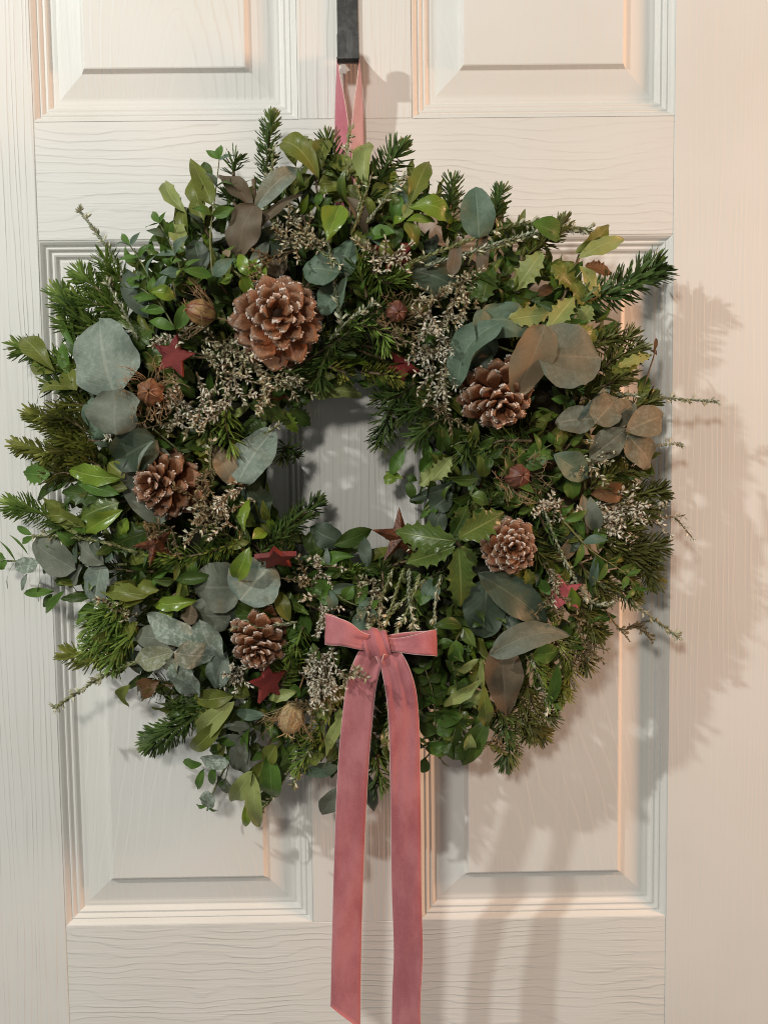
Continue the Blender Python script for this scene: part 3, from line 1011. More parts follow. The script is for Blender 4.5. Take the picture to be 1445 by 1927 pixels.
euc([(640, 1450), (640, 1490)], [
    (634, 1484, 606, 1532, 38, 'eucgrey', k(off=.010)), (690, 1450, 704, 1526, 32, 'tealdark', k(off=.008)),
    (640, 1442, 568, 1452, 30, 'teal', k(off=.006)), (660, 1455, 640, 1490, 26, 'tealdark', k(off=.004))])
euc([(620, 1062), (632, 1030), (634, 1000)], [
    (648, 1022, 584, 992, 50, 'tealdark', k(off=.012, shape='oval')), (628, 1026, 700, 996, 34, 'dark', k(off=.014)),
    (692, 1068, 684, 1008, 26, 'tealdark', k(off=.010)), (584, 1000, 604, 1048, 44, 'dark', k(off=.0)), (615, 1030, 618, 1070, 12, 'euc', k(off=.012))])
euc([(800, 960), (840, 920)], [
    (770, 940, 860, 905, 22, 'tealdark', k(off=.012, roll=20)), (810, 960, 850, 925, 44, 'tealdark', k(off=.006)), (870, 900, 905, 880, 50, 'tealdark', k(off=.0)),
    (812, 1010, 830, 955, 40, 'tealdark', k(off=.002))])
euc([(610, 745), (650, 735)], [(560, 745, 680, 742, 44, 'pale', k(off=-.010, shape='wavy', wave=.1, roll=-20)), (545, 752, 480, 748, 30, 'drybrown', k(off=.006, roll=30, cup=.4))])

# ---- holly
def holly(leaves, stempts=None):
    s = empty("holly_sprig", wreath)
    if stempts:
        stem(s, stempts, .0012, 'twig', off=.004)
    for L in leaves:
        kw = dict(shape='holly', cup=.10, curl=.08)
        if len(L) > 6:
            kw.update(L[6])
        leaf(s, "holly_leaf", *L[:6], **kw)


holly([(858, 1018, 744, 1000, 56, 'holly', k(off=.030)), (862, 1012, 948, 964, 58, 'holly', k(off=.034)), (856, 1028, 764, 1058, 44, 'holly', k(off=.028)),
       (862, 1030, 866, 1142, 56, 'holly', k(off=.034, roll=-8)), (868, 1028, 896, 1066, 26, 'holly', k(off=.034)), (850, 1012, 880, 950, 40, 'dark', k(off=.020))], [(860, 1020), (880, 1060)])
holly([(1020, 474, 968, 548, 44, 'pale', k(off=.020, cup=.2)), (1036, 500, 1085, 545, 40, 'olive', k(off=.018)), (1060, 500, 1040, 545, 34, 'bright', k(off=.012)),
       (955, 600, 1035, 590, 40, 'pale', k(off=.016, roll=20)), (1030, 620, 1080, 560, 40, 'pale', k(off=.022)), (1112, 575, 1088, 610, 36, 'pale', k(off=.020)),
       (1085, 610, 1120, 650, 38, 'olive', k(off=.018)), (1150, 700, 1205, 675, 34, 'olive', k(off=.018)), (1160, 690, 1225, 668, 22, 'pale', k(off=.024, wave=.1)),
       (1070, 520, 1110, 590, 34, 'olive', k(off=.012)), (905, 570, 925, 500, 40, 'dark', k(off=.014)), (880, 560, 915, 530, 40, 'dark', k(off=.012))], [(1090, 480), (1060, 560), (1030, 600)])
holly([(1085, 476, 1146, 424, 34, 'olive', k(off=.016, roll=35, shape='wavy', wave=.12)), (1088, 486, 1174, 450, 36, 'pale', k(off=.022, shape='wavy', wave=.08, roll=-10)),
       (1090, 500, 1128, 560, 30, 'pale', k(off=.020, shape='wavy', wave=.1)), (1100, 500, 1150, 515, 30, 'drybrown', k(off=.010)), (1080, 495, 1045, 520, 34, 'olive', k(off=.010, shape='wavy', wave=.1))])
holly([(210, 935, 118, 925, 44, 'dark', k(off=.016)), (225, 945, 150, 975, 52, 'holly', k(off=.018)), (225, 930, 145, 905, 30, 'green', k(off=.022, shape='oval')), (280, 1000, 205, 1030, 60, 'dark', k(off=.008)),
       (240, 1000, 290, 1040, 60, 'dark', k(off=.006)), (95, 895, 46, 890, 42, 'green', k(off=.016))])
holly([(810, 905, 850, 860, 34, 'pale', k(off=.014)), (790, 915, 820, 880, 30, 'pale', k(off=.016, wave=.1)), (935, 1300, 990, 1260, 44, 'holly', k(off=.0)), (890, 1290, 910, 1240, 40, 'holly', k(off=.010)),
       (860, 1300, 835, 1340, 44, 'dark', k(off=.008)), (880, 1340, 840, 1380, 40, 'holly', k(off=.012)), (905, 1300, 870, 1330, 36, 'pale', k(off=.018)), (880, 1250, 850, 1210, 40, 'dark', k(off=.010)),
       (905, 1360, 880, 1420, 44, 'dark', k(off=.010)), (960, 1060, 985, 1090, 30, 'olive', k(off=.010)), (990, 1070, 1000, 1105, 26, 'olive', k(off=.016)), (1060, 1010, 1075, 950, 34, 'olive', k(off=.010))])
holly([(610, 1320, 650, 1300, 40, 'olive', k(off=.010)), (585, 1340, 630, 1330, 36, 'pale', k(off=.010)), (470, 760, 545, 790, 40, 'dark', k(off=.0)), (545, 770, 585, 800, 34, 'dark', k(off=.0)), (545, 760, 590, 745, 34, 'dark', k(off=-.004)),
       (530, 770, 560, 815, 26, 'bright', k(off=.0)), (500, 790, 475, 825, 40, 'dark', k(off=.006)), (785, 640, 830, 620, 44, 'dark', k(off=.006)), (690, 470, 660, 430, 24, 'olive', k(off=.010)), (770, 800, 800, 830, 30, 'dark', k(off=.0)),
       (250, 660, 290, 610, 50, 'dark', k(off=.008)), (285, 700, 300, 650, 40, 'olive', k(off=.008)), (330, 640, 260, 670, 46, 'dark', k(off=.004))])

# ---- shrub leaves read singly (olive, bright, pale)
shrubs = [
    [(600, 335, 530, 265, 46, 'olive', k(shape='oval', off=.016, roll=25, curl=.28)), (575, 255, 556, 312, 54, 'olive', k(shape='oval', off=.010)), (600, 320, 612, 262, 36, 'olive', k(shape='wavy', wave=.08, off=.014)),
     (588, 320, 582, 262, 26, 'olive', k(shape='wavy', wave=.1, off=.016)), (590, 330, 540, 380, 60, 'olive', k(off=.0)), (600, 345, 645, 345, 44, 'olive', k(off=.010, roll=20))],
    [(615, 455, 640, 386, 52, 'bright', k(off=.026, shape='obov')), (690, 350, 695, 268, 38, 'pale', k(off=.016, shape='oval')), (670, 320, 610, 300, 40, 'olive', k(off=.014, roll=20)),
     (640, 350, 690, 400, 40, 'olive', k(off=.008)), (650, 345, 600, 360, 36, 'olive', k(off=.010)), (700, 380, 735, 350, 40, 'olive', k(off=.006)), (650, 370, 690, 440, 30, 'mauve', k(off=.010))],
    [(770, 385, 808, 304, 38, 'olive', k(off=.020, shape='wavy', wave=.10, roll=15)), (770, 390, 850, 420, 42, 'bright', k(off=.018, shape='wavy', wave=.10, curl=.25, sideb=-.12)), (765, 415, 818, 418, 26, 'bright', k(off=.022)),
     (764, 412, 740, 430, 20, 'bright', k(off=.022)), (762, 418, 785, 462, 30, 'olive', k(off=.020, shape='point')), (760, 412, 772, 382, 22, 'pale', k(off=.020)), (768, 400, 740, 340, 26, 'teal', k(off=.010, shape='point')),
     (740, 470, 730, 420, 44, 'dark', k(off=.010)), (745, 440, 690, 445, 36, 'green', k(off=.016)), (690, 445, 740, 460, 40, 'teal', k(off=.008)), (800, 400, 780, 370, 50, 'dark', k(off=.002)), (690, 370, 700, 410, 30, 'olive', k(off=.014)),
     (720, 450, 740, 500, 26, 'olive', k(off=.014, roll=20))],
    [(350, 400, 312, 340, 30, 'pale', k(off=.018, shape='wavy', wave=.06, sideb=-.10)), (400, 385, 358, 298, 40, 'olive', k(off=.020, shape='point', roll=-10)), (380, 395, 372, 330, 40, 'olive', k(off=.012)), (385, 420, 366, 368, 34, 'olive', k(off=.012)),
     (400, 360, 385, 305, 30, 'dark', k(off=.012)), (345, 470, 325, 420, 34, 'pale', k(off=.016, shape='wavy', wave=.1)), (355, 445, 350, 390, 30, 'olive', k(off=.010))],
    [(105, 700, 42, 636, 44, 'olive', k(off=.020, shape='obov')), (110, 700, 58, 690, 34, 'olive', k(off=.014)), (130, 705, 118, 640, 26, 'green', k(off=.016)), (150, 680, 145, 590, 34, 'dark', k(off=.012)), (140, 650, 112, 590, 20, 'green', k(off=.016)),
     (145, 735, 125, 695, 34, 'olive', k(off=.018)), (150, 735, 70, 760, 26, 'olive', k(off=.014, roll=30, curl=.3))],
    [(228, 900, 132, 884, 40, 'bright', k(off=.022, shape='wavy', wave=.12, roll=-15)), (235, 900, 205, 870, 30, 'olive', k(off=.014)), (240, 920, 190, 905, 30, 'olive', k(off=.016)), (232, 960, 162, 1000, 34, 'bright', k(off=.024, shape='wavy', wave=.1)),
     (165, 1000, 80, 935, 40, 'olive', k(off=.012, shape='point')), (140, 970, 90, 965, 30, 'olive', k(off=.012)), (240, 975, 225, 1010, 26, 'bright', k(off=.014, shape='wavy', wave=.1))],
    [(470, 1030, 445, 1092, 38, 'bright', k(off=.032, shape='oval', curl=.2)), (475, 1015, 498, 1000, 26, 'bright', k(off=.028)), (470, 1020, 425, 1030, 20, 'olive', k(off=.014)), (460, 1000, 470, 940, 24, 'bright', k(off=.022, shape='wavy', wave=.1)), (480, 990, 440, 950, 36, 'dark', k(off=.008)),
     (540, 1170, 430, 1130, 50, 'dark', k(off=.006)), (545, 1170, 520, 1110, 30, 'olive', k(off=.012)), (540, 1180, 575, 1200, 40, 'green', k(off=.004))],
    [(280, 1120, 190, 1112, 36, 'olive', k(off=.020, shape='wavy', wave=.08)), (270, 1130, 215, 1125, 34, 'olive', k(off=.016)), (300, 1110, 260, 1100, 30, 'olive', k(off=.014, shape='wavy', wave=.1)), (260, 1170, 232, 1210, 30, 'olive', k(off=.014)), (370, 1130, 290, 1140, 30, 'bright', k(off=.014, shape='wavy', wave=.14)),
     (330, 1140, 300, 1160, 34, 'bright', k(off=.010, shape='wavy', wave=.14)), (355, 1120, 340, 1090, 40, 'olive', k(off=.008)), (400, 1085, 330, 1090, 26, 'dark', k(off=.010))],
    [(245, 1290, 244, 1330, 26, 'olive', k(off=.020, sideb=.2)), (300, 1280, 262, 1300, 40, 'drybrown', k(off=.014)), (440, 1310, 365, 1312, 40, 'olive', k(off=.022, shape='oval')), (430, 1325, 362, 1335, 26, 'olive', k(off=.018)),
     (442, 1320, 380, 1398, 44, 'pale', k(off=.022, shape='oval', sideb=.10)), (430, 1350, 358, 1408, 36, 'olive', k(off=.020, shape='oval')), (400, 1350, 365, 1350, 30, 'olive', k(off=.014)), (400, 1340, 362, 1330, 18, 'teal', k(off=.016)), (440, 1330, 400, 1360, 30, 'dark', k(off=.010))],
    [(475, 1450, 436, 1508, 36, 'pale', k(off=.024, shape='oval')), (478, 1455, 488, 1556, 36, 'pale', k(off=.022, shape='point')), (468, 1500, 462, 1556, 18, 'bright', k(off=.012)), (500, 1430, 482, 1490, 40, 'olive', k(off=.014)), (505, 1410, 520, 1500, 44, 'green', k(off=.010)),
     (520, 1400, 500, 1440, 36, 'olive', k(off=.016)), (470, 1395, 465, 1460, 36, 'eucgrey', k(off=.010)), (520, 1480, 480, 1520, 26, 'dark', k(off=.006)), (530, 1400, 530, 1470, 40, 'dark', k(off=.004))],
    [(648, 1340, 612, 1425, 24, 'pale', k(off=.024, shape='wavy', wave=.12)), (640, 1330, 650, 1370, 26, 'pale', k(off=.020)), (610, 1420, 570, 1430, 26, 'olive', k(off=.016, shape='wavy', wave=.1)), (560, 1300, 505, 1316, 24, 'pale', k(off=.014, shape='wavy', wave=.1)), (565, 1310, 545, 1290, 26, 'green', k(off=.012)),
     (470, 1310, 440, 1285, 34, 'olive', k(off=.010))],
    [(905, 1280, 835, 1328, 26, 'pale', k(off=.030, shape='wavy', wave=.1)), (910, 1290, 912, 1365, 30, 'olive', k(off=.030, shape='wavy', wave=.12)), (905, 1240, 912, 1310, 14, 'pale', k(off=.026, roll=40)), (900, 1240, 850, 1262, 20, 'pale', k(off=.024, shape='wavy', wave=.1)),
     (860, 1205, 850, 1245, 32, 'green', k(off=.022, shape='point')), (830, 1290, 800, 1320, 50, 'dark', k(off=.008)), (870, 1350, 800, 1340, 46, 'green', k(off=.016, shape='oval')), (850, 1345, 850, 1410, 40, 'dark', k(off=.010)), (920, 1350, 870, 1440, 44, 'dark', k(off=.012)),
     (840, 1400, 800, 1410, 26, 'green', k(off=.010)), (885, 1380, 880, 1410, 26, 'pale', k(off=.020)), (910, 1395, 958, 1420, 10, 'olive', k(off=.016)), (800, 1425, 795, 1455, 24, 'green', k(off=.008)), (850, 1320, 800, 1290, 40, 'green', k(off=.008)), (930, 1300, 960, 1240, 36, 'dark', k(off=.006))],
    [(500, 530, 468, 488, 34, 'bright', k(off=.020)), (440, 520, 412, 535, 34, 'bright', k(off=.018, shape='wavy', wave=.12)), (455, 520, 475, 560, 30, 'bright', k(off=.022, shape='point')), (470, 520, 450, 478, 26, 'bright', k(off=.018)), (430, 530, 425, 485, 30, 'olive', k(off=.012)), (420, 500, 400, 540, 40, 'dark', k(off=.006)),
     (430, 485, 424, 470, 16, 'tan', k(off=.016)), (380, 520, 365, 450, 44, 'tealdark', k(off=.010)), (300, 560, 260, 500, 44, 'dark', k(off=.008)), (280, 600, 235, 505, 46, 'tealdark', k(off=.010)), (380, 480, 350, 470, 34, 'dark', k(off=.008))],
    [(1000, 420, 1054, 450, 44, 'green', k(off=.024, shape='oval', roll=10)), (1120, 925, 1170, 905, 44, 'olive', k(off=.010)), (1110, 930, 1180, 920, 40, 'drybrown', k(off=.012)), (1110, 935, 1120, 1000, 34, 'eucgrey', k(off=.018)), (1095, 930, 1105, 1005, 26, 'tan', k(off=.010)), (1200, 760, 1240, 735, 26, 'olive', k(off=.010)),
     (1205, 750, 1215, 705, 24, 'dark', k(off=.014)), (1230, 660, 1234, 636, 8, 'drybrown', k(off=.014)), (1235, 668, 1222, 660, 10, 'drybrown', k(off=.014)), (1200, 765, 1220, 710, 22, 'olive', k(off=.012)), (1045, 600, 1010, 570, 30, 'dark', k(off=.010)), (1010, 560, 1040, 540, 24, 'drybrown', k(off=.008))],
    [(1125, 1035, 1128, 985, 26, 'green', k(off=.022)), (1122, 1045, 1134, 1085, 22, 'green', k(off=.022)), (1120, 1045, 1112, 1105, 18, 'teal', k(off=.018)), (1075, 1105, 1080, 1150, 28, 'bright', k(off=.026)), (1140, 1060, 1175, 1052, 12, 'olive', k(off=.018)), (1160, 1075, 1198, 1065, 20, 'green', k(off=.018)),
     (1185, 1095, 1200, 1115, 18, 'green', k(off=.016)), (1070, 1060, 1056, 1110, 18, 'olive', k(off=.014)), (1030, 1040, 1000, 1020, 30, 'dark', k(off=.006)), (1085, 1000, 1060, 1040, 36, 'tealdark', k(off=.008)), (1085, 1000, 1035, 1060, 30, 'tan', k(off=.002))],
    [(735, 895, 760, 842, 26, 'green', k(off=.012)), (758, 900, 724, 888, 14, 'bright', k(off=.012)), (746, 905, 722, 900, 22, 'bright', k(off=.014)), (768, 905, 778, 942, 20, 'dark', k(off=.010)), (765, 895, 785, 905, 14, 'dark', k(off=.010)), (790, 890, 830, 850, 40, 'green', k(off=.0))],
    [(650, 1120, 570, 1100, 40, 'green', k(off=.012)), (635, 1130, 600, 1115, 34, 'green', k(off=.016)), (665, 1135, 640, 1100, 36, 'dark', k(off=.014)), (668, 1138, 690, 1095, 22, 'green', k(off=.018)), (660, 1180, 700, 1160, 36, 'teal', k(off=.014, shape='oval')), (800, 1130, 820, 1090, 40, 'teal', k(off=.012)), (790, 1140, 800, 1100, 34, 'green', k(off=.014)),
     (815, 1110, 835, 1080, 30, 'dark', k(off=.010)), (815, 1115, 800, 1085, 26, 'dark', k(off=.008))],
]
LOOSE = empty("shrub_sprig", wreath)
stem(LOOSE, [(840, 1370), (818, 1405), (800, 1428)], .0008, 'gstem', off=.008)
stem(LOOSE, [(1206, 745), (1220, 700), (1229, 672), (1233, 655)], .0007, 'twig', off=.014, name="twig")
for grp in shrubs:
    s = empty("shrub_sprig", wreath)
    xs = [(a[0], a[1]) for a in grp]
    cxm = sum(x for x, _ in xs) / len(xs)
    cym = sum(y for _, y in xs) / len(xs)
    ux, uy = CX - cxm, CY - cym
    L_ = math.hypot(ux, uy) or 1
    rt = 340
    stem(s, [(cxm, cym), (cxm - (cxm - CX) * 0.08, cym - (cym - CY) * 0.08)], .0011, 'twig', off=0.0)
    for a in grp:
        kw = dict(a[6]) if len(a) > 6 else {}
        kw.setdefault('cup', RND.uniform(.15, .45))
        kw.setdefault('curl', RND.uniform(.02, .22))
        kw.setdefault('wave', RND.uniform(.02, .07))
        kw.setdefault('twist', RND.uniform(-.9, .9))
        kw['roll'] = kw.get('roll', 0) + RND.uniform(-22, 22)
        leaf(s, "shrub_leaf", *a[:6], **kw)


# ---- fine-leaved eucalyptus: paired leaves along a stem
def paired(pts, n, ln, w, mats, off=.012, shape='lance', terminal=True, seed=0, spread=62):
    rs = random.Random(seed)
    s = empty("fine_leaf_sprig", wreath)
    cv = catmull([V3((x, y, 0)) for x, y in pts], n)
    stem(s, pts, .0007, 'gstem', off=off)
    for i in range(n + 1):
        p = cv[i]
        t = (cv[min(i + 1, n)] - cv[max(i - 1, 0)]).normalized()
        f = 1.0 - 0.45 * (i / n)
        for sd in (-1, 1):
            if rs.random() < 0.12:
                continue
            a = math.radians(spread + rs.uniform(-22, 18)) * sd
            dx = t.x * math.cos(a) - t.y * math.sin(a)
            dy = t.x * math.sin(a) + t.y * math.cos(a)
            l_ = ln * f * rs.uniform(.95, 1.35)
            leaf(s, "small_leaf", p.x, p.y, p.x + dx * l_, p.y + dy * l_, w * f * rs.uniform(.8, 1.15), rs.choice(mats), shape=shape, off=off + .002, dt=rs.uniform(-.006, .010), roll=rs.uniform(-50, 50), cup=rs.uniform(.1, .4), curl=rs.uniform(0, .2), twist=rs.uniform(-.5, .5))
        if i == n and terminal:
            leaf(s, "small_leaf", p.x, p.y, p.x + t.x * ln * .6, p.y + t.y * ln * .6, w * .6, mats[0], shape=shape, off=off + .002)


G = ['green', 'green', 'teal']
paired([(400, 520), (396, 440), (405, 370), (413, 300)], 4, 46, 26, G, .022, seed=1)
paired([(300, 560), (270, 500), (245, 462)], 3, 46, 21, G, .018, seed=2)
paired([(345, 520), (322, 460), (300, 420)], 3, 42, 24, G, .018, seed=3)
paired([(330, 620), (300, 570), (262, 540)], 3, 48, 26, G, .018, seed=4)
paired([(330, 560), (322, 500)], 2, 40, 28, ['green', 'teal', 'bright'], .022, seed=5)
paired([(1060, 980), (1110, 1035), (1170, 1075), (1195, 1105)], 4, 44, 20, G, .020, seed=6)
paired([(620, 1110), (660, 1135), (700, 1145)], 3, 40, 28, G, .016, seed=7)
paired([(840, 1420), (860, 1360), (870, 1300)], 4, 44, 30, ['green', 'dark'], .012, seed=8)
paired([(820, 1380), (815, 1310), (800, 1260)], 4, 40, 28, ['dark', 'green'], .010, seed=9)
paired([(960, 900), (1000, 860), (1040, 835)], 3, 40, 26, ['green', 'dark'], .012, seed=10)
paired([(180, 1000), (130, 1030), (100, 1060)], 3, 44, 28, ['tealdark', 'green'], .006, seed=12)
paired([(830, 850), (880, 830), (920, 860)], 4, 44, 30, ['dark', 'holly'], .010, seed=13)
paired([(900, 900), (880, 950), (900, 990)], 3, 44, 32, ['dark', 'holly'], .006, seed=14)
paired([(470, 1370), (440, 1410), (425, 1465)], 3, 42, 26, ['green', 'eucgrey'], .010, seed=15)
paired([(870, 1180), (850, 1230), (860, 1290)], 3, 42, 28, ['dark', 'holly', 'green'], .012, seed=16)


# ---- fir
def fir(pts, mat='fir', nl=30, wid=1.0, dens=1.0, seed=0, offs=(0.004, 0.004), flat=0.55, lean=76, parent=None):
    """pts: photo-pixel polyline from base to tip; nl: needle length in px"""
    rs = random.Random(seed * 17 + 5)
    s = empty("fir_sprig", parent or wreath)
    m_ = len(pts)
    ex, ey = pts[-1][0] - pts[-2][0], pts[-1][1] - pts[-2][1]
    el_ = math.hypot(ex, ey) or 1
    cut_ = min(20, el_ * .6)
    pts = pts[:-1] + [(pts[-1][0] - ex / el_ * cut_, pts[-1][1] - ey / el_ * cut_)]
    w3 = []
    for i, (x, y) in enumerate(pts):
        o = offs[0] + (offs[1] - offs[0]) * i / (m_ - 1)
        w3.append(P(x, y, max(.014, D(x, y) + o)))
    cv = catmull(w3, 24)
    Ltot = sum((cv[i + 1] - cv[i]).length for i in range(24))
    V, F = tube_geo(cv, [0.0014 * (1.1 - 0.6 * i / 24) for i in range(25)], 5)
    mesh_obj("stem", V, F, M['twig'], s)
    N_ = int(Ltot / 0.00036 * dens)
    V, F, T = [], [], []
    nlm = nl * S(.05) * 1.05
    side0 = (cv[-1] - cv[0]).normalized().cross(V3((0, -1, 0))).normalized()
    for i in range(N_):
        u = (i + rs.random()) / N_
        x = u * 24
        kk = min(int(x), 23)
        p = cv[kk].lerp(cv[kk + 1], x - kk)
        t = (cv[min(kk + 2, 24)] - cv[max(kk - 1, 0)]).normalized()
        up = V3((0, -1, 0))
        up = (up - t * up.dot(t)).normalized()
        sd = t.cross(up)
        # needles brush to both sides and forward of the twig, few at the back
        ang = rs.gauss(0, 0.62) + (PI / 2 - 0.25) * rs.choice((-1, 1)) * (1 if rs.random() < .78 else .25)
        rad = (up * math.cos(ang) + sd * math.sin(ang))
        ln_a = math.radians(lean - 40 * u ** 4 + rs.uniform(-12, 12))
        dr = (t * math.cos(ln_a) + rad * math.sin(ln_a)).normalized()
        tip_f = 1 - 0.45 * max(0.0, (u - 0.80) / 0.20) ** 1.5
        l_ = nlm * rs.uniform(.72, 1.10) * tip_f * (0.75 + 0.25 * min(1, u * 6))
        ww = 0.00066 * wid * rs.uniform(.85, 1.15)
        e = dr.cross(t)
        e = (e + rad * rs.uniform(-.5, .5)).normalized() if e.length > 1e-6 else sd
        e = (e - dr * e.dot(dr)).normalized()
        g = e.cross(dr)
        bend = (t * 0.26 + up * 0.10) * l_
        tone = 0.75 * max(0.0, (u - 0.86) / 0.14) + rs.uniform(0, .16)
        b = len(V)
        for q, fw in ((0.0, .55), (.5, 1.0), (.9, .8)):
            c = p + dr * (l_ * q) + bend * (q * q)
            V += [c + e * ww * fw, c - e * ww * fw, c + g * ww * .55 * fw]
            T += [tone] * 3
        V.append(p + dr * l_ + bend)
        T.append(tone)
        for r in (0, 3):
            F += [(b + r, b + r + 3, b + r + 4, b + r + 1), (b + r + 1, b + r + 4, b + r + 5, b + r + 2), (b + r + 2, b + r + 5, b + r + 3, b + r)]
        F += [(b + 6, b + 9, b + 7), (b + 7, b + 9, b + 8), (b + 8, b + 9, b + 6)]
    # bud at the tip
    o = mesh_obj("needles", V, F, M[mat], s, smooth=False, col=T)
    o["kind"] = "stuff"
    return s


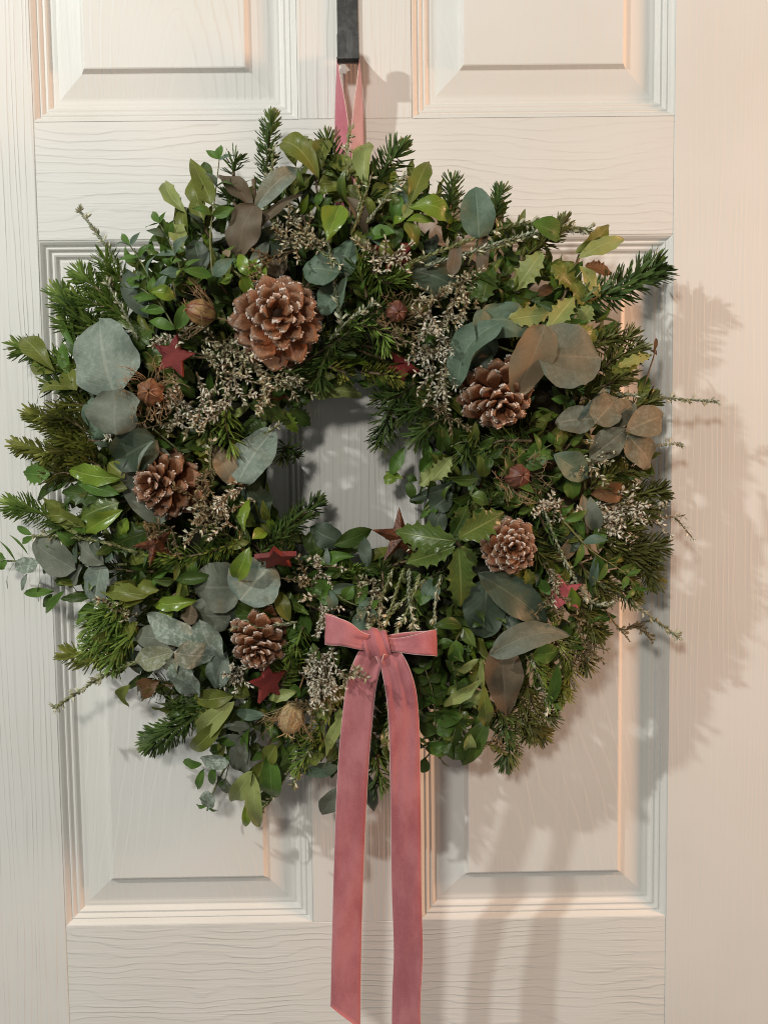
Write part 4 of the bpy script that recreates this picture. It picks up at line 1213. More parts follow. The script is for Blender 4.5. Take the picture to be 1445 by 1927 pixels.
FIRS = [
    # pts, mat, needle px, width, density
    ([(500, 400), (504, 300), (513, 200)], 'fir', 26, 1.25, .8), ([(650, 350), (628, 300), (608, 242)], 'fir', 30, 1.2, .8), ([(690, 380), (725, 320), (762, 264)], 'fir', 36, 1.5, .75),
    ([(840, 430), (848, 380), (852, 322)], 'fir', 28, 1.2, .8), ([(915, 450), (930, 400), (950, 340)], 'fir', 24, 1.2, .9), ([(980, 490), (1030, 450), (1072, 406)], 'firb', 26, 1.2, .9),
    ([(1090, 570), (1160, 545), (1215, 515), (1252, 492)], 'fir', 40, 1.7, 1.0), ([(1105, 655), (1140, 640), (1172, 620)], 'firb', 24, 1.4, .9), ([(1120, 700), (1165, 670), (1215, 655)], 'firb', 32, 1.3, 1.0),
    ([(1100, 740), (1150, 720), (1190, 690)], 'firb', 32, 1.3, 1.0), ([(1150, 780), (1200, 765), (1240, 745)], 'firb', 28, 1.2, .8),
    ([(230, 590), (175, 570), (128, 548)], 'firg', 30, 1.2, .9), ([(215, 620), (150, 620), (105, 600)], 'firg', 30, 1.2, .9), ([(250, 560), (225, 520), (205, 500)], 'firg', 30, 1.2, .8), ([(170, 690), (120, 680), (70, 690)], 'firg', 28, 1.2, .8),
    ([(180, 770), (130, 760), (70, 800)], 'firy', 28, 1.2, .9), ([(190, 830), (130, 830), (70, 870)], 'firy', 28, 1.2, .9), ([(170, 900), (120, 890), (75, 905)], 'firb', 28, 1.2, .9), ([(240, 1190), (200, 1200), (150, 1240)], 'firg', 30, 1.1, .9), ([(230, 1150), (215, 1180), (180, 1260)], 'firg', 28, 1.1, .9),
    ([(1150, 980), (1200, 960), (1240, 965)], 'firb', 30, 1.2, 1.0), ([(1150, 1050), (1200, 1045), (1245, 1060)], 'firb', 28, 1.2, 1.0), ([(1130, 1090), (1170, 1110), (1200, 1140)], 'firb', 28, 1.2, .9), ([(1090, 1180), (1120, 1190), (1140, 1200)], 'firb', 26, 1.2, .9), ([(980, 1320), (1000, 1370), (1000, 1400)], 'firb', 28, 1.1, .9),
    ([(1010, 1250), (1050, 1290), (1070, 1320)], 'firy', 26, 1.1, .9), ([(1130, 640), (1170, 640), (1200, 630)], 'firb', 28, 1.2, .9),
    ([(440, 330), (440, 310), (452, 290)], 'fir', 26, 1.1, .8), ([(470, 440), (440, 380), (420, 350)], 'fir', 26, 1.1, .7),
    ([(240, 600), (180, 540), (134, 500)], 'firg', 30, 1.2, .9), ([(220, 560), (205, 510), (195, 470)], 'firg', 32, 1.2, .8), ([(200, 650), (140, 590), (100, 535)], 'firg', 34, 1.2, .9),
    ([(180, 640), (150, 590), (120, 560)], 'fir', 32, 1.2, .8), ([(140, 700), (80, 665), (14, 648)], 'firg', 30, 1.2, .9), ([(190, 730), (130, 730), (75, 720)], 'fir', 30, 1.2, .8),
    ([(180, 860), (110, 810), (42, 768)], 'firy', 28, 1.35, 1.0), ([(180, 820), (130, 790), (90, 780)], 'firb', 34, 1.2, 1.0), ([(170, 880), (80, 850), (10, 832)], 'firy', 24, 1.35, .9), ([(190, 880), (140, 850), (100, 850)], 'firb', 34, 1.2, 1.0),
    ([(130, 985), (60, 960), (2, 945)], 'firg', 30, 1.2, .9), ([(190, 1000), (140, 990), (90, 1000)], 'fir', 28, 1.1, .8),
    ([(250, 1110), (205, 1160), (165, 1230)], 'firg', 32, 1.1, 1.1), ([(225, 1140), (190, 1150), (155, 1200)], 'firg', 30, 1.1, 1.0), ([(260, 1180), (225, 1220), (205, 1270)], 'firg', 32, 1.1, 1.0), ([(240, 1230), (170, 1240), (106, 1225)], 'firy', 28, 1.4, .8),
    ([(330, 1290), (300, 1290), (265, 1300)], 'firb', 28, 1.2, .8), ([(400, 1320), (330, 1370), (264, 1408)], 'fir', 36, 1.5, 1.0), ([(390, 1300), (345, 1330), (320, 1320)], 'fir', 28, 1.1, .7),
    ([(490, 1040), (545, 990), (612, 930)], 'fir', 28, 1.3, 1.0), ([(540, 1060), (530, 1020), (560, 960)], 'fir', 30, 1.2, .9), ([(450, 1020), (370, 1045), (268, 1052)], 'firg', 26, 1.15, .9), ([(470, 1050), (420, 1000), (380, 1000)], 'fir', 34, 1.2, .8),
    ([(680, 480), (720, 530), (778, 518)], 'firg', 34, 1.0, .85), ([(690, 560), (680, 520), (668, 480)], 'firg', 34, 1.0, .8), ([(640, 640), (690, 600), (730, 560)], 'fir', 30, 1.0, .8), ([(660, 610), (710, 620), (738, 670)], 'firg', 32, 1.0, .8), ([(560, 690), (620, 650), (680, 610)], 'fir', 30, 1.0, .7),
    ([(620, 690), (645, 700), (655, 722)], 'firy', 24, 1.4, .9), ([(680, 700), (725, 705), (770, 718)], 'firy', 22, 1.4, 1.0), ([(745, 740), (725, 800), (712, 855)], 'fir', 34, 1.3, .8), ([(780, 720), (745, 750), (690, 750)], 'fir', 30, 1.1, .9),
    ([(850, 780), (810, 800), (770, 840)], 'fir', 34, 1.0, .9), ([(900, 810), (880, 830), (870, 880)], 'fir', 34, 1.0, .9), ([(1000, 830), (940, 830), (900, 860)], 'fir', 30, 1.0, .8), ([(850, 740), (800, 760), (740, 790)], 'fir', 32, 1.0, .8),
    ([(430, 760), (425, 800), (440, 860)], 'firg', 36, 1.5, .8), ([(400, 740), (390, 780), (400, 830)], 'fir', 32, 1.2, .8), ([(560, 860), (540, 840), (520, 880)], 'fir', 26, 1.1, .9), ([(500, 680), (540, 700), (580, 690)], 'fir', 28, 1.1, .8),
    ([(1130, 940), (1200, 930), (1266, 922)], 'firb', 28, 1.2, 1.0), ([(1110, 920), (1160, 890), (1215, 880)], 'firb', 34, 1.2, .9), ([(1120, 1020), (1190, 1030), (1262, 1028)], 'firb', 32, 1.2, 1.0), ([(1110, 1000), (1165, 1000), (1215, 985)], 'firb', 36, 1.1, 1.1), ([(1160, 1030), (1215, 1070), (1240, 1110)], 'firb', 28, 1.3, 1.0),
    ([(1090, 1060), (1130, 1110), (1140, 1140)], 'firb', 30, 1.1, 1.0), ([(1170, 1060), (1190, 1100), (1195, 1130)], 'firb', 26, 1.1, .9), ([(1080, 1120), (1110, 1170), (1125, 1220)], 'firb', 28, 1.1, 1.0), ([(1060, 1200), (1095, 1230), (1110, 1275)], 'firb', 26, 1.1, .9),
    ([(1040, 1200), (1075, 1250), (1060, 1310)], 'firy', 26, 1.1, .9), ([(1000, 1230), (1020, 1290), (1058, 1340)], 'firg', 26, 1.1, .9), ([(930, 1330), (985, 1360), (1040, 1395)], 'firb', 28, 1.15, 1.0), ([(990, 1290), (1010, 1340), (1055, 1355)], 'firb', 28, 1.1, .9), ([(940, 1330), (955, 1390), (952, 1456)], 'fir', 30, 1.2, 1.0), ([(1000, 1180), (1030, 1150), (1060, 1160)], 'firb', 24, 1.1, .8),
    ([(530, 1290), (545, 1250), (560, 1215)], 'firg', 30, 1.1, 1.0), ([(570, 1180), (555, 1220), (530, 1250)], 'firg', 28, 1.1, .9), ([(610, 1390), (575, 1420), (550, 1460)], 'firg', 24, 1.2, 1.0), ([(620, 1340), (590, 1380), (560, 1400)], 'firg', 26, 1.2, .9), ([(680, 1110), (670, 1085), (650, 1060)], 'firg', 22, 1.7, .9), ([(720, 1110), (720, 1080), (710, 1060)], 'fir', 22, 1.6, .9),
    ([(640, 1080), (660, 1070), (690, 1075)], 'firg', 22, 1.6, .9), ([(710, 1420), (712, 1460), (715, 1495)], 'fir', 28, 1.1, .9), ([(1010, 960), (1030, 1000), (1060, 1010)], 'fir', 30, 1.1, .8), ([(990, 1000), (1010, 1040), (1050, 1060)], 'firb', 30, 1.1, .8), ([(960, 850), (1000, 900), (1010, 950)], 'fir', 30, 1.0, .7),
    ([(800, 1100), (780, 1130), (790, 1180)], 'fir', 26, 1.0, .8), ([(630, 640), (600, 700), (610, 740)], 'fir', 26, 1.0, .8),
]
for i, (pts, mt, nl, wd, dn) in enumerate(FIRS):
    far = math.hypot(pts[-1][0] - CX, pts[-1][1] - CY) > 480
    fir(pts, mt, nl, wd, dn, seed=i, offs=(.006, .010 if far else .008) if not (mt == 'firy' and abs(pts[-1][0] - CX) < 130) else (.020, .026))


# ---- heather
def heather(pts, kind='spike', seed=0, mat='heath', fl='floret', off=(.012, .018), dens=1.0, size=1.0, branches=0):
    rs = random.Random(seed * 31 + 3)
    s = empty("heather_sprig", wreath)
    m_ = len(pts)
    lines = [[P(x, y, max(.014, D(x, y) + off[0] + (off[1] - off[0]) * i / (m_ - 1))) for i, (x, y) in enumerate(pts)]]
    main = catmull(lines[0], 20)
    paths = [main]
    for b in range(branches):
        a = rs.randint(2, 16)
        p0 = main[a]
        t = (main[a + 1] - main[a - 1]).normalized()
        v = (t * rs.uniform(.4, 1) + V3((rs.uniform(-1, 1), rs.uniform(-.7, .2), rs.uniform(-1, 1)))).normalized()
        l_ = rs.uniform(.010, .024)
        paths.append(catmull([p0, p0 + v * l_ * .5, p0 + (v + V3((0, -.15, -.1))) * l_], 8))
    SV, SF = [], []
    LV, LF = [], []
    FV, FF = [], []
    for pi_, path in enumerate(paths):
        tube_geo(path, [0.00062 * size * (1.2 - .6 * i / len(path)) for i in range(len(path))], 4, SV, SF)
        n_ = len(path) - 1
        Lp = sum((path[i + 1] - path[i]).length for i in range(n_))
        N_ = int(Lp / 0.00052 * dens)
        for i in range(N_):
            u = (i + rs.random()) / N_
            x = u * n_
            kk = min(int(x), n_ - 1)
            p = path[kk].lerp(path[kk + 1], x - kk)
            t = (path[kk + 1] - path[kk]).normalized()
            a0 = t.orthogonal().normalized()
            an = i * 2.399 + rs.uniform(-.4, .4)
            rad = Quaternion(t, an) @ a0
            flo = kind == 'flower' and rs.random() < (.62 if u > .25 else .2)
            if kind == 'tipflower':
                flo = rs.random() < .25 * u
            if flo:
                la = math.radians(rs.uniform(30, 80))
                l_ = rs.uniform(.0026, .0046) * size
                w_ = l_ * rs.uniform(.15, .24)
                dr = (t * math.cos(la) + rad * math.sin(la) + V3((0, -.2, 0))).normalized()
                e = dr.orthogonal().normalized()
                g = dr.cross(e)
                b = len(FV)
                FV.append(p)
                for q in range(4):
                    aa = q * PI / 2
                    FV.append(p + dr * l_ * .55 + (e * math.cos(aa) + g * math.sin(aa)) * w_)
                for q in range(4):
                    aa = q * PI / 2 + .5
                    FV.append(p + dr * l_ * rs.uniform(.9, 1.15) + (e * math.cos(aa) + g * math.sin(aa)) * w_ * 1.15)
                for q in range(4):
                    r = (q + 1) % 4
                    FF += [(b, b + 1 + q, b + 1 + r), (b + 1 + q, b + 5 + q, b + 1 + r)]
            else:
                la = math.radians(rs.uniform(16, 42))
                l_ = rs.uniform(.0022, .0036) * size * (1 - .35 * u)
                dr = (t * math.cos(la) + rad * math.sin(la)).normalized()
                e = dr.cross(rad).normalized() * .00045 * size
                g = rad * .0003 * size
                b = len(LV)
                LV += [p - e * .6, p + e * .6, p + dr * l_ * .5 + e + g, p + dr * l_ * .5 - e + g, p + dr * l_]
                LF += [(b, b + 1, b + 2, b + 3), (b + 3, b + 2, b + 4)]
    mesh_obj("stem", SV, SF, M['twig' if kind == 'flower' else 'gstem'], s)
    if LV:
        o = mesh_obj("leaflets", LV, LF, M[mat], s, smooth=False)
        o["kind"] = "stuff"
    if FV:
        o = mesh_obj("florets", FV, FF, M[fl], s, smooth=False)
        o["kind"] = "stuff"


SPIKES = [
    ([(260, 560), (205, 470), (150, 396)], 'heathgrey', 1.2), ([(1150, 740), (1240, 748), (1348, 756)], 'heathgrey', 1.2), ([(1150, 850), (1220, 840), (1278, 834)], 'heathgrey', 1.0), ([(1110, 1085), (1195, 1140), (1276, 1200)], 'heathgrey', 1.35),
    ([(1020, 950), (1060, 1050), (1110, 1130), (1150, 1138)], 'heathgrey', 1.3), ([(300, 1230), (200, 1270), (104, 1332)], 'heath', 1.4), ([(655, 340), (653, 290), (658, 240)], 'heath', 1.3), ([(500, 400), (510, 340), (515, 280)], 'heath', 1.3), ([(645, 620), (630, 540), (615, 440)], 'heathgrey', 1.3),
    ([(620, 640), (660, 600), (705, 570)], 'heathgrey', 1.2), ([(660, 440), (680, 390), (670, 350)], 'heath', 1.2), ([(670, 400), (690, 360), (700, 320)], 'heath', 1.1), ([(690, 420), (720, 380), (760, 330)], 'heathgrey', 1.1), ([(760, 500), (860, 460), (960, 425), (1020, 420)], 'heath', 1.5), ([(800, 500), (900, 470), (1000, 440), (1110, 430)], 'heathgrey', 1.3),
    ([(900, 480), (980, 450), (1060, 430), (1108, 432)], 'heath', 1.4), ([(260, 1040), (170, 1015), (65, 1008)], 'heath', 1.3), ([(560, 1170), (500, 1180), (440, 1180)], 'heathgrey', 1.1), ([(760, 1070), (740, 1130), (720, 1190)], 'heath', 1.4), ([(790, 1080), (770, 1140), (740, 1200)], 'heath', 1.4),
    ([(740, 1070), (720, 1120), (700, 1180)], 'heath', 1.4), ([(770, 1070), (770, 1130), (780, 1190)], 'heathgrey', 1.3), ([(830, 1080), (818, 1140), (820, 1190)], 'heathgrey', 1.3), ([(725, 1200), (735, 1300), (728, 1400)], 'heath', 1.3), ([(590, 1400), (565, 1440), (552, 1480)], 'heath', 1.2), ([(560, 1420), (520, 1490), (492, 1524)], 'heath', 1.1),
    ([(1000, 1240), (1020, 1290), (1030, 1340)], 'heathgrey', 1.0), ([(1180, 860), (1140, 850), (1110, 830)], 'heathgrey', 1.1), ([(430, 500), (470, 530), (520, 540)], 'heath', 1.0), ([(400, 910), (395, 860), (400, 830)], 'heathgrey', 1.1), ([(470, 830), (500, 815), (525, 800)], 'heath', .9), ([(260, 640), (230, 580), (200, 530)], 'heathgrey', 1.2),
    ([(820, 1060), (790, 1040), (770, 1030)], 'heath', 1.0), ([(560, 430), (600, 470), (640, 500)], 'heath', 1.0), ([(800, 1090), (740, 1150), (700, 1200)], 'heath', 1.4),
]
for i, (pts, mt, sz) in enumerate(SPIKES):
    heather(pts, 'tipflower', i, mt, 'floret', dens=.85, size=sz * 1.35)
FLOWERS = [
    ([(560, 480), (540, 450), (545, 420)], 'floret'), ([(600, 470), (560, 440), (530, 470)], 'floret'), ([(620, 480), (580, 450), (560, 420)], 'floret'), ([(560, 470), (520, 480), (500, 500)], 'floretb'),
    ([(380, 640), (420, 650), (460, 680)], 'floret'), ([(380, 650), (400, 680), (420, 720)], 'floret'), ([(420, 640), (460, 690), (480, 740)], 'floret'), ([(450, 670), (500, 700), (540, 730)], 'floret'), ([(440, 680), (445, 720), (460, 760)], 'floretw'), ([(480, 690), (500, 730), (500, 760)], 'floret'), ([(520, 690), (545, 710), (550, 750)], 'floret'),
    ([(370, 700), (380, 740), (375, 780)], 'floretw'), ([(340, 720), (330, 760), (345, 800)], 'floretw'), ([(400, 760), (350, 790), (300, 800), (200, 825)], 'floret'), ([(330, 740), (350, 770), (380, 790)], 'floretw'), ([(360, 620), (330, 640), (315, 630)], 'floretw'), ([(440, 740), (420, 770), (400, 790)], 'floretw'),
    ([(480, 940), (430, 960), (370, 970)], 'floret'), ([(450, 1000), (410, 970), (360, 960)], 'floretw'), ([(400, 980), (380, 990), (345, 1010)], 'floret'), ([(470, 910), (440, 925), (410, 940)], 'floretw'), ([(420, 950), (380, 940), (330, 920)], 'floretb'), ([(360, 880), (380, 900), (400, 930)], 'floretb'),
    ([(890, 500), (860, 550), (840, 620)], 'floret'), ([(900, 510), (880, 560), (870, 600)], 'floret'), ([(850, 560), (830, 620), (825, 680)], 'floretw'), ([(820, 560), (800, 600), (790, 640)], 'floretw'), ([(840, 640), (830, 700), (820, 760)], 'floretw'), ([(860, 620), (840, 680), (835, 740)], 'floret'), ([(800, 640), (815, 690), (808, 740)], 'floretw'), ([(830, 580), (815, 560), (790, 590)], 'floret'), ([(840, 740), (835, 770), (840, 790)], 'floretb'),
    ([(680, 480), (720, 485), (770, 480)], 'floretw'), ([(760, 470), (720, 480), (690, 465)], 'floret'),
    ([(1090, 950), (1150, 950), (1210, 950)], 'floretw'), ([(1100, 970), (1160, 970), (1220, 975)], 'floretw'), ([(1120, 990), (1160, 960), (1190, 935)], 'floretw'), ([(1100, 960), (1130, 990), (1150, 1000)], 'floretw'), ([(1170, 960), (1230, 975), (1286, 970)], 'floretw'), ([(1060, 940), (1030, 960), (1040, 930)], 'floretw'), ([(1090, 850), (1110, 870), (1150, 870)], 'floret'),
    ([(640, 1210), (610, 1250), (620, 1300)], 'floretw'), ([(600, 1220), (580, 1250), (600, 1290)], 'floretw'), ([(605, 1230), (620, 1262), (626, 1292)], 'floretw'), ([(560, 1260), (590, 1290), (610, 1310)], 'floretw'), ([(620, 1280), (600, 1320), (570, 1330)], 'floretb'),
    ([(720, 1090), (700, 1120), (690, 1150)], 'floret'), ([(700, 1100), (715, 1140), (700, 1170)], 'floretb'), ([(600, 1100), (610, 1150), (600, 1190)], 'floretw'), ([(580, 1120), (600, 1080), (590, 1060)], 'floretw'), ([(520, 1200), (470, 1250), (420, 1290)], 'floretw'), ([(420, 1290), (440, 1270), (470, 1290)], 'floretw'),
    ([(260, 1160), (235, 1150), (210, 1145)], 'floret'), ([(1020, 1060), (1040, 1080), (1070, 1100)], 'floret'), ([(1100, 1140), (1090, 1190), (1110, 1230)], 'floretb'), ([(1090, 1150), (1110, 1200), (1090, 1250)], 'floretb'), ([(1140, 1150), (1170, 1185), (1210, 1170)], 'floretb'), ([(940, 1320), (945, 1370), (930, 1410)], 'floretb'), ([(330, 990), (280, 1010), (300, 1000)], 'floretb'),
    ([(480, 1080), (570, 1090), (560, 1050)], 'floretb'), ([(1030, 1090), (1035, 1130), (1060, 1150)], 'floretb'), ([(700, 600), (760, 640), (810, 660)], 'floretb'),
]
for i, (pts, fl) in enumerate(FLOWERS):
    heather(pts, 'flower', 200 + i, 'heathdark', fl, off=(.006, .018), dens=.50, size=1.2, branches=6)

heather([(640, 1262), (656, 1272), (676, 1258)], 'flower', 401, 'heath', 'floret', off=(.030, .052), dens=.6, size=1.2, branches=3)

# ---- filler between the shown sprigs: nobody could count it
AVOID = [(522, 602, 92), (314, 912, 70), (934, 742, 72), (957, 1028, 60), (487, 1206, 60), (378, 587, 34), (284, 738, 40), (745, 586, 36), (973, 896, 38), (548, 1352, 36),
         (327, 670, 44), (520, 1050, 44), (752, 1010, 56), (505, 1285, 42), (1058, 1118, 36), (205, 700, 100), (490, 855, 60), (450, 420, 56), (610, 520, 58), (895, 395, 40), (920, 660, 70),
         (985, 675, 66), (1065, 675, 66), (1140, 800, 66), (1200, 810, 50), (990, 1210, 70), (945, 1280, 56), (445, 1105, 80), (345, 1225, 90), (860, 1030, 84), (715, 1205, 110), (700, 1290, 70),
         (450, 690, 80), (830, 640, 60), (400, 960, 56), (1160, 960, 56), (610, 1260, 50), (550, 450, 40)]
rs = random.Random(21)
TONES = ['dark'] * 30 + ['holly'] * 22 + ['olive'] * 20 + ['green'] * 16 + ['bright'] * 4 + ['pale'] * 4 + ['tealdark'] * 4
fills = {}
for i in range(3000):
    a = rs.random() * 2 * PI
    rr = math.sqrt(rs.uniform(152 ** 2, 548 ** 2))
    px, py = CX + math.cos(a) * rr * 0.99, CY + math.sin(a) * rr
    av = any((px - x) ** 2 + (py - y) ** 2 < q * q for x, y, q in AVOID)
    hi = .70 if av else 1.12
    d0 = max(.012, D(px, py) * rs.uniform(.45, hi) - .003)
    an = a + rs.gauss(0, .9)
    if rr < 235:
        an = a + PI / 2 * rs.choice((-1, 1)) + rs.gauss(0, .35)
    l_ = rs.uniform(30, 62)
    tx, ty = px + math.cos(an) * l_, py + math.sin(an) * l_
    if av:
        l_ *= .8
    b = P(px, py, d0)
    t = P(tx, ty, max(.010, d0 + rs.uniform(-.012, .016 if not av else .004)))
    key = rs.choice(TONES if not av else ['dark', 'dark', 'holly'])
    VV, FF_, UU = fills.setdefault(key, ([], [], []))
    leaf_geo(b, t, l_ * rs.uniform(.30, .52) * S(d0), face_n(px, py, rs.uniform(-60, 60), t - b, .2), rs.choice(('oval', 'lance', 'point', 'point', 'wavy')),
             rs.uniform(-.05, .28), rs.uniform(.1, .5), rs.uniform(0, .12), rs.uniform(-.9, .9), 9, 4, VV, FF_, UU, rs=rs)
for key, (VV, FF_, UU) in fills.items():
    o = mesh_obj("background_foliage", VV, FF_, M[key], wreath, uv=UU)
    o["kind"] = "stuff"
for i in range(46):
    a = (i + rs.random()) / 46 * 2 * PI
    rr = rs.uniform(200, 470)
    px, py = CX + math.cos(a) * rr, CY + math.sin(a) * rr
    an = a + rs.gauss(0, .8)
    l_ = rs.uniform(70, 110)
    if rr < 270:
        an = a + PI / 2 * rs.choice((-1, 1))
    fir([(px, py), (px + math.cos(an) * l_ * .5, py + math.sin(an) * l_ * .5 + 4), (px + math.cos(an) * l_, py + math.sin(an) * l_)], rs.choice(('fir', 'fir', 'firb')), 28, 1.1, .6, 300 + i, offs=(-.012, -.004))


# ------------------------------------------------------------------ pine cones
def scale_mesh():
    """one woody cone scale: narrow stalk, broad rounded thick lip; along +X, upper side +Z"""
    V, F, UV = [], [], []
    prof = [(0.0, .16, .05, 0.0), (.35, .24, .06, -.02), (.62, .40, .08, -.01), (.82, .50, .13, .03), (.94, .46, .17, .07), (1.0, .30, .13, .10)]
    nu = 6
    for x, w, th, z in prof:
        for k_ in range(nu + 1):
            u = k_ / nu * 2 - 1
            e = 1 - 0.16 * u * u * (x ** 3)
            V.append((x * e, u * w, z + th * (1 - u * u * .8) * .5 - .10 * u * u * x))
            UV.append((k_ / nu, x))
        for k_ in range(nu + 1):
            u = k_ / nu * 2 - 1
            e = 1 - 0.16 * u * u * (x ** 3)
            V.append((x * e, u * w, z - th * (1 - u * u * .8) * .5 - .10 * u * u * x))
            UV.append((k_ / nu, x))
    r = 2 * (nu + 1)
    for i in range(len(prof) - 1):
        for k_ in range(nu):
            a = i * r + k_
            F.append((a, a + r, a + r + 1, a + 1))
            a = i * r + nu + 1 + k_
            F.append((a, a + 1, a + r + 1, a + r))
        F.append((i * r, i * r + nu + 1, (i + 1) * r + nu + 1, (i + 1) * r))
        F.append((i * r + nu, (i + 1) * r + nu, (i + 1) * r + 2 * nu + 1, i * r + 2 * nu + 1))
    e = (len(prof) - 1) * r
    for k_ in range(nu):
        F.append((e + k_, e + nu + 1 + k_, e + nu + 2 + k_, e + k_ + 1))
    me = bpy.data.meshes.new("scale")
    me.from_pydata(V, [], F)
    me.polygons.foreach_set("use_smooth", [True] * len(me.polygons))
    ul = me.uv_layers.new(name="UVMap")
    vi = [0] * len(me.loops)
    me.loops.foreach_get("vertex_index", vi)
    flat = []
    for i in vi:
        flat += [UV[i][0], UV[i][1]]
    ul.data.foreach_set("uv", flat)
    me.materials.append(M['scale'])
    return me


SCALE = scale_mesh()


def pine_cone(px, py, rpx, tilt, label, n=58, frost=1.0, off=.0, seed=0, flat=1.0):
    rs = random.Random(seed)
    d = D(px, py) + off
    c = empty("pine_cone")
    c.location = P(px, py, d)
    tag(c, label, "pine cone", "frosted pine cones set in the wreath")
    # local +Z points out of the cone's tip towards the viewer side
    ax = V3((tilt[0], -1, tilt[1])).normalized()
    q = V3((0, 0, 1)).rotation_difference(ax)
    c.rotation_mode = 'QUATERNION'
    c.rotation_quaternion = q
    R = rpx * S(d + .02) * .96
    Hh = R * 1.35 * flat
    # core
    CV = [V3((0, 0, -Hh * .55 + Hh * 1.25 * i / 6)) for i in range(7)]
    V, F = tube_geo(CV, [R * x for x in (.20, .34, .40, .36, .28, .18, .06)], 10)
    mesh_obj("core", V, F, M['core'], c)
    FV, FFc = [], []
    for i in range(n):
        s = (i + .5) / n
        az = i * 2.39996
        el = math.radians(80 - 80 * s ** 0.80 + rs.uniform(-8, 8))
        z = Hh * (.62 - 1.02 * s)
        L_ = R * (.46 + .48 * min(1, s * 1.6)) * rs.uniform(.90, 1.08)
        r0 = R * .10 * (1 + s)
        rad = V3((math.cos(az), math.sin(az), 0))
        dr = (rad * math.cos(el) + V3((0, 0, 1)) * math.sin(el)).normalized()
        tang = V3((-math.sin(az), math.cos(az), 0))
        up = dr.cross(tang)
        if up.z < 0 and el > 0:
            pass
        up = -tang.cross(dr) * -1
        o = bpy.data.objects.new("scale", SCALE)
        COL.objects.link(o)
        o.parent = c
        yv = up.cross(dr).normalized()
        mm = Matrix.Identity(4)
        w_ = L_ * rs.uniform(.54, .70) * (.80 + .20 * s)
        base = rad * r0 + V3((0, 0, z))
        for k_ in range(3):
            mm[k_][0] = dr[k_] * L_
            mm[k_][1] = yv[k_] * w_
            mm[k_][2] = up[k_] * L_ * .9
            mm[k_][3] = base[k_]
        o.matrix_local = mm
        # crusts of artificial frost along the lip
        uc = rs.uniform(-.7, .7)
        for g in range(int(26 * frost * rs.uniform(.1, 1.4))):
            u = max(-.95, min(.95, rs.gauss(uc, .38)))
            pt = base + dr * L_ * (1.0 - .16 * u * u - abs(rs.gauss(0, .07))) + yv * (u * .42 * w_) + up * L_ * .9 * (.10 + rs.uniform(.01, .06))
            sz = R * rs.uniform(.014, .046)
            b = len(FV)
            for dv in ((1, 0, 0), (-.6, .8, 0), (-.5, -.8, .1), (0, 0, 1.0), (0.1, 0, -.8)):
                FV.append(pt + V3((dv[0] * rs.uniform(.6, 1.5), dv[1] * rs.uniform(.6, 1.5), dv[2] * rs.uniform(.6, 1.3))) * sz)
            FFc += [(b, b + 1, b + 3), (b + 1, b + 2, b + 3), (b + 2, b, b + 3), (b + 1, b, b + 4), (b + 2, b + 1, b + 4), (b, b + 2, b + 4)]
    o = mesh_obj("frost", FV, FFc, M['frostbit'], c, smooth=False)
    o["kind"] = "stuff"
    return c


pine_cone(522, 602, 85, (0.10, 0.10), "largest pine cone, upper left of the wreath's hole, with frosted scale tips", 48, 1.0, .012, 1)
pine_cone(314, 912, 66, (-.35, .10), "pine cone half wrapped by a grey eucalyptus leaf on the wreath's left side", 48, .7, .002, 2)
pine_cone(934, 742, 68, (.10, -.55), "pine cone tucked under the tan and grey-green eucalyptus leaves on the right", 52, .9, .006, 3)
pine_cone(957, 1028, 54, (.05, .05), "small tight frosted pine cone beside the spiny holly leaves", 58, 1.5, .014, 4)
pine_cone(487, 1206, 55, (.05, -.35), "pale frosted pine cone beside the frosted eucalyptus leaves, lower left", 46, 2.2, .012, 5)


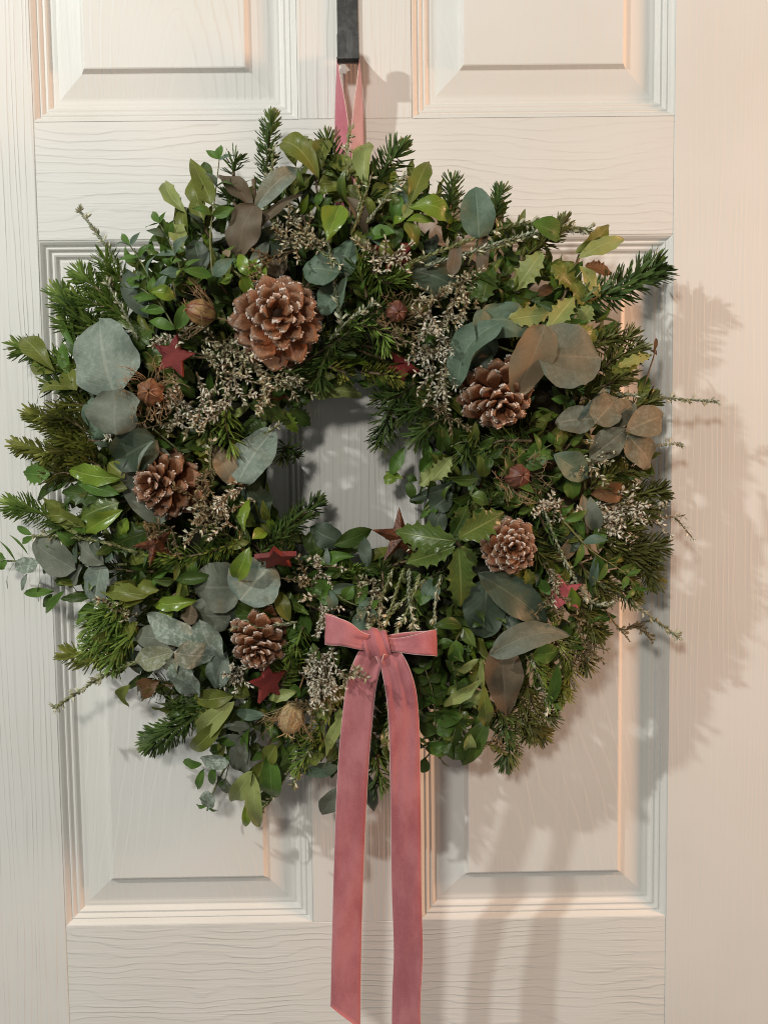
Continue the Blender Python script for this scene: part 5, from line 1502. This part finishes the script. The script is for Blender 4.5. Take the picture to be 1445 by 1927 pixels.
# ------------------------------------------------------------------ seed pods
def seed_pod(px, py, rpx, ax, mat, label, seed=0, off=.016, threads=46, tl=1.15, elong=1.2):
    rs = random.Random(seed)
    d = D(px, py) + off
    c = empty("seed_pod")
    c.location = P(px, py, d)
    tag(c, label, "seed pod", "dried seed pods in the wreath")
    c.rotation_mode = 'QUATERNION'
    c.rotation_quaternion = V3((0, 0, 1)).rotation_difference(V3(ax).normalized())
    R = rpx * S(d)
    V, F, UV = [], [], []
    na, nb = 36, 14
    for j in range(nb + 1):
        th = PI * j / nb
        for i in range(na + 1):
            a = 2 * PI * i / na
            lob = (1 - 0.16 * abs(math.cos(3 * a)) ** 5 * math.sin(th)) * (1 + .03 * math.sin(5 * a + 7 * th) + .025 * math.sin(11 * a - 5 * th))
            r = R * math.sin(th) * lob
            z = -math.cos(th) * R * elong
            if j > nb - 3:
                r = max(r, R * .10)
            V.append((r * math.cos(a), r * math.sin(a), z))
            UV.append((i / na, j / nb))
    for j in range(nb):
        for i in range(na):
            a = j * (na + 1) + i
            F.append((a, a + 1, a + na + 2, a + na + 1))
    mesh_obj("capsule", V, F, M[mat], c, uv=UV)
    # horns at the crown
    for i in range(6):
        a = 2 * PI * i / 6 + .3
        rad = V3((math.cos(a), math.sin(a), 0))
        p = [V3((0, 0, R * elong * .93)) + rad * R * .10, V3((0, 0, R * elong * 1.12)) + rad * R * .32, V3((0, 0, R * elong * 1.2)) + rad * R * .72 + V3((rs.uniform(-.1, .1), rs.uniform(-.1, .1), rs.uniform(-.1, .2))) * R]
        VV, FF_ = tube_geo(catmull(p, 6), [R * x for x in (.075, .07, .06, .05, .04, .028, .012)], 5)
        mesh_obj("horn", VV, FF_, M[mat], c)
    # thread-like bracts
    VV, FF_ = [], []
    for i in range(threads):
        a = rs.random() * 2 * PI
        rad = V3((math.cos(a), math.sin(a), 0))
        tg = V3((-math.sin(a), math.cos(a), 0))
        l_ = R * rs.uniform(1.1, 2.3) * tl
        p0 = V3((0, 0, -R * elong * .9)) + rad * R * .15
        p1 = rad * R * rs.uniform(1.02, 1.3) + V3((0, 0, rs.uniform(-.5, .5) * R)) + tg * R * rs.uniform(-.3, .3)
        p2 = rad * (R + l_ * .42) + V3((0, 0, rs.uniform(.1, 1.3) * R)) + tg * R * rs.uniform(-.9, .9)
        p3 = p2 + (rad * .3 + tg * rs.uniform(-1, 1) + V3((0, 0, rs.uniform(-.2, .9)))) * l_ * .35
        tube_geo(catmull([p0, p1, p2, p3], 10), R * .019, 3, VV, FF_)
        if rs.random() < .6:
            p4 = p2 + (tg * rs.uniform(-1, 1) + rad * .5 + V3((0, 0, rs.uniform(-.4, .8)))) * l_ * .3
            tube_geo(catmull([p1, p2, p4], 6), R * .015, 3, VV, FF_)
    o = mesh_obj("threads", VV, FF_, M['thread'], c, smooth=False)
    o["kind"] = "stuff"
    # stalk down into the wreath
    VV, FF_ = tube_geo([V3((0, 0, -R * elong * .95)), V3((0, 0, -R * elong * 1.9)), V3((R * .2, 0, -R * elong * 2.9))], R * .07, 6)
    mesh_obj("stalk", VV, FF_, M['thread'], c)


seed_pod(378, 588, 24, (-.85, -.45, .25), 'pod_gold', "golden seed pod with maroon ribs, left of the largest pine cone", 1)
seed_pod(284, 738, 26, (.1, -1, .05), 'pod_rust', "rust-orange seed pod resting on the big grey eucalyptus leaf", 2, .022, 60, 1.15)
seed_pod(745, 586, 21, (.2, -1, -.15), 'pod_red', "reddish hairy seed pod at the top right of the wreath's hole", 3, .010, 50, .8)
seed_pod(973, 896, 24, (.25, -1, .1), 'pod_red', "reddish brown seed pod with pale threads above the small tight pine cone", 4, .014, 56, 1.2)
seed_pod(548, 1352, 25, (-.25, -.4, -.85), 'pod_straw', "straw-coloured seed pod pointing down, left of the bow's tails", 5, .020, 46, 1.2, 1.22)


# ------------------------------------------------------------------ stars
def star(px, py, rpx, rot, mat, label, off=.014, tilt=(0, 0), ridged=False, seed=0, inner=.46, sq=1.0):
    d = D(px, py) + off
    R = rpx * S(d)
    c = P(px, py, d)
    pts = []
    for i in range(10):
        a = math.radians(rot) + PI / 2 + i * PI / 5
        r = R if i % 2 == 0 else R * inner
        pts.append((r * math.cos(a), r * math.sin(a) * sq))
    V, F = [], []
    if ridged:
        th = R * .30
        V = [(x, 0, z) for x, z in pts] + [(0, -th, 0), (0, th * .5, 0)]
        for i in range(10):
            j = (i + 1) % 10
            F += [(i, j, 10), (j, i, 11)]
    else:
        th, bv = .0021, .0006
        V += [(x, -th + bv, z) for x, z in pts]
        V += [(x * .95, -th, z * .95) for x, z in pts]
        V += [(x, th, z) for x, z in pts]
        F.append(tuple(range(10, 20)))
        F.append(tuple(reversed(range(20, 30))))
        for i in range(10):
            j = (i + 1) % 10
            F += [(i, j, 10 + j, 10 + i), (20 + i, 20 + j, j, i)]
    o = mesh_obj("star", V, F, M[mat], None, smooth=False)
    o.location = c
    o.rotation_euler = (math.radians(tilt[0]), 0, math.radians(tilt[1]))
    tag(o, label, "star", "star ornaments in the wreath")
    return o


star(327, 670, 42, -14, 'starred', "flat dark red star above the rust-orange seed pod", .024, (8, -10))
star(520, 1050, 42, 6, 'starred', "flat dark red star at the lower left of the wreath's hole", .030, (56, 5))
star(752, 1010, 58, 2, 'starrust', "rust-brown ridged star half behind the spiny holly leaves", .016, (5, 15), True, 0, .36)
star(744, 474, 44, 5, 'starred', "deep red star buried among leaves at the top of the wreath", .004, (-15, 20))
star(757, 688, 34, 30, 'starred', "dark red star peeking out at the top right of the hole", .004, (-30, 20))
star(505, 1285, 42, 8, 'starred', "dark red star just below the pale frosted pine cone", .018, (5, 35))
star(1058, 1118, 40, 12, 'starpink', "pinkish red star half hidden by green leaves on the lower right", .016, (5, -10))
star(292, 1025, 44, 20, 'starrust', "rust-brown star sunk in the foliage on the lower left", .012, (-10, 15), True, 0, .36)
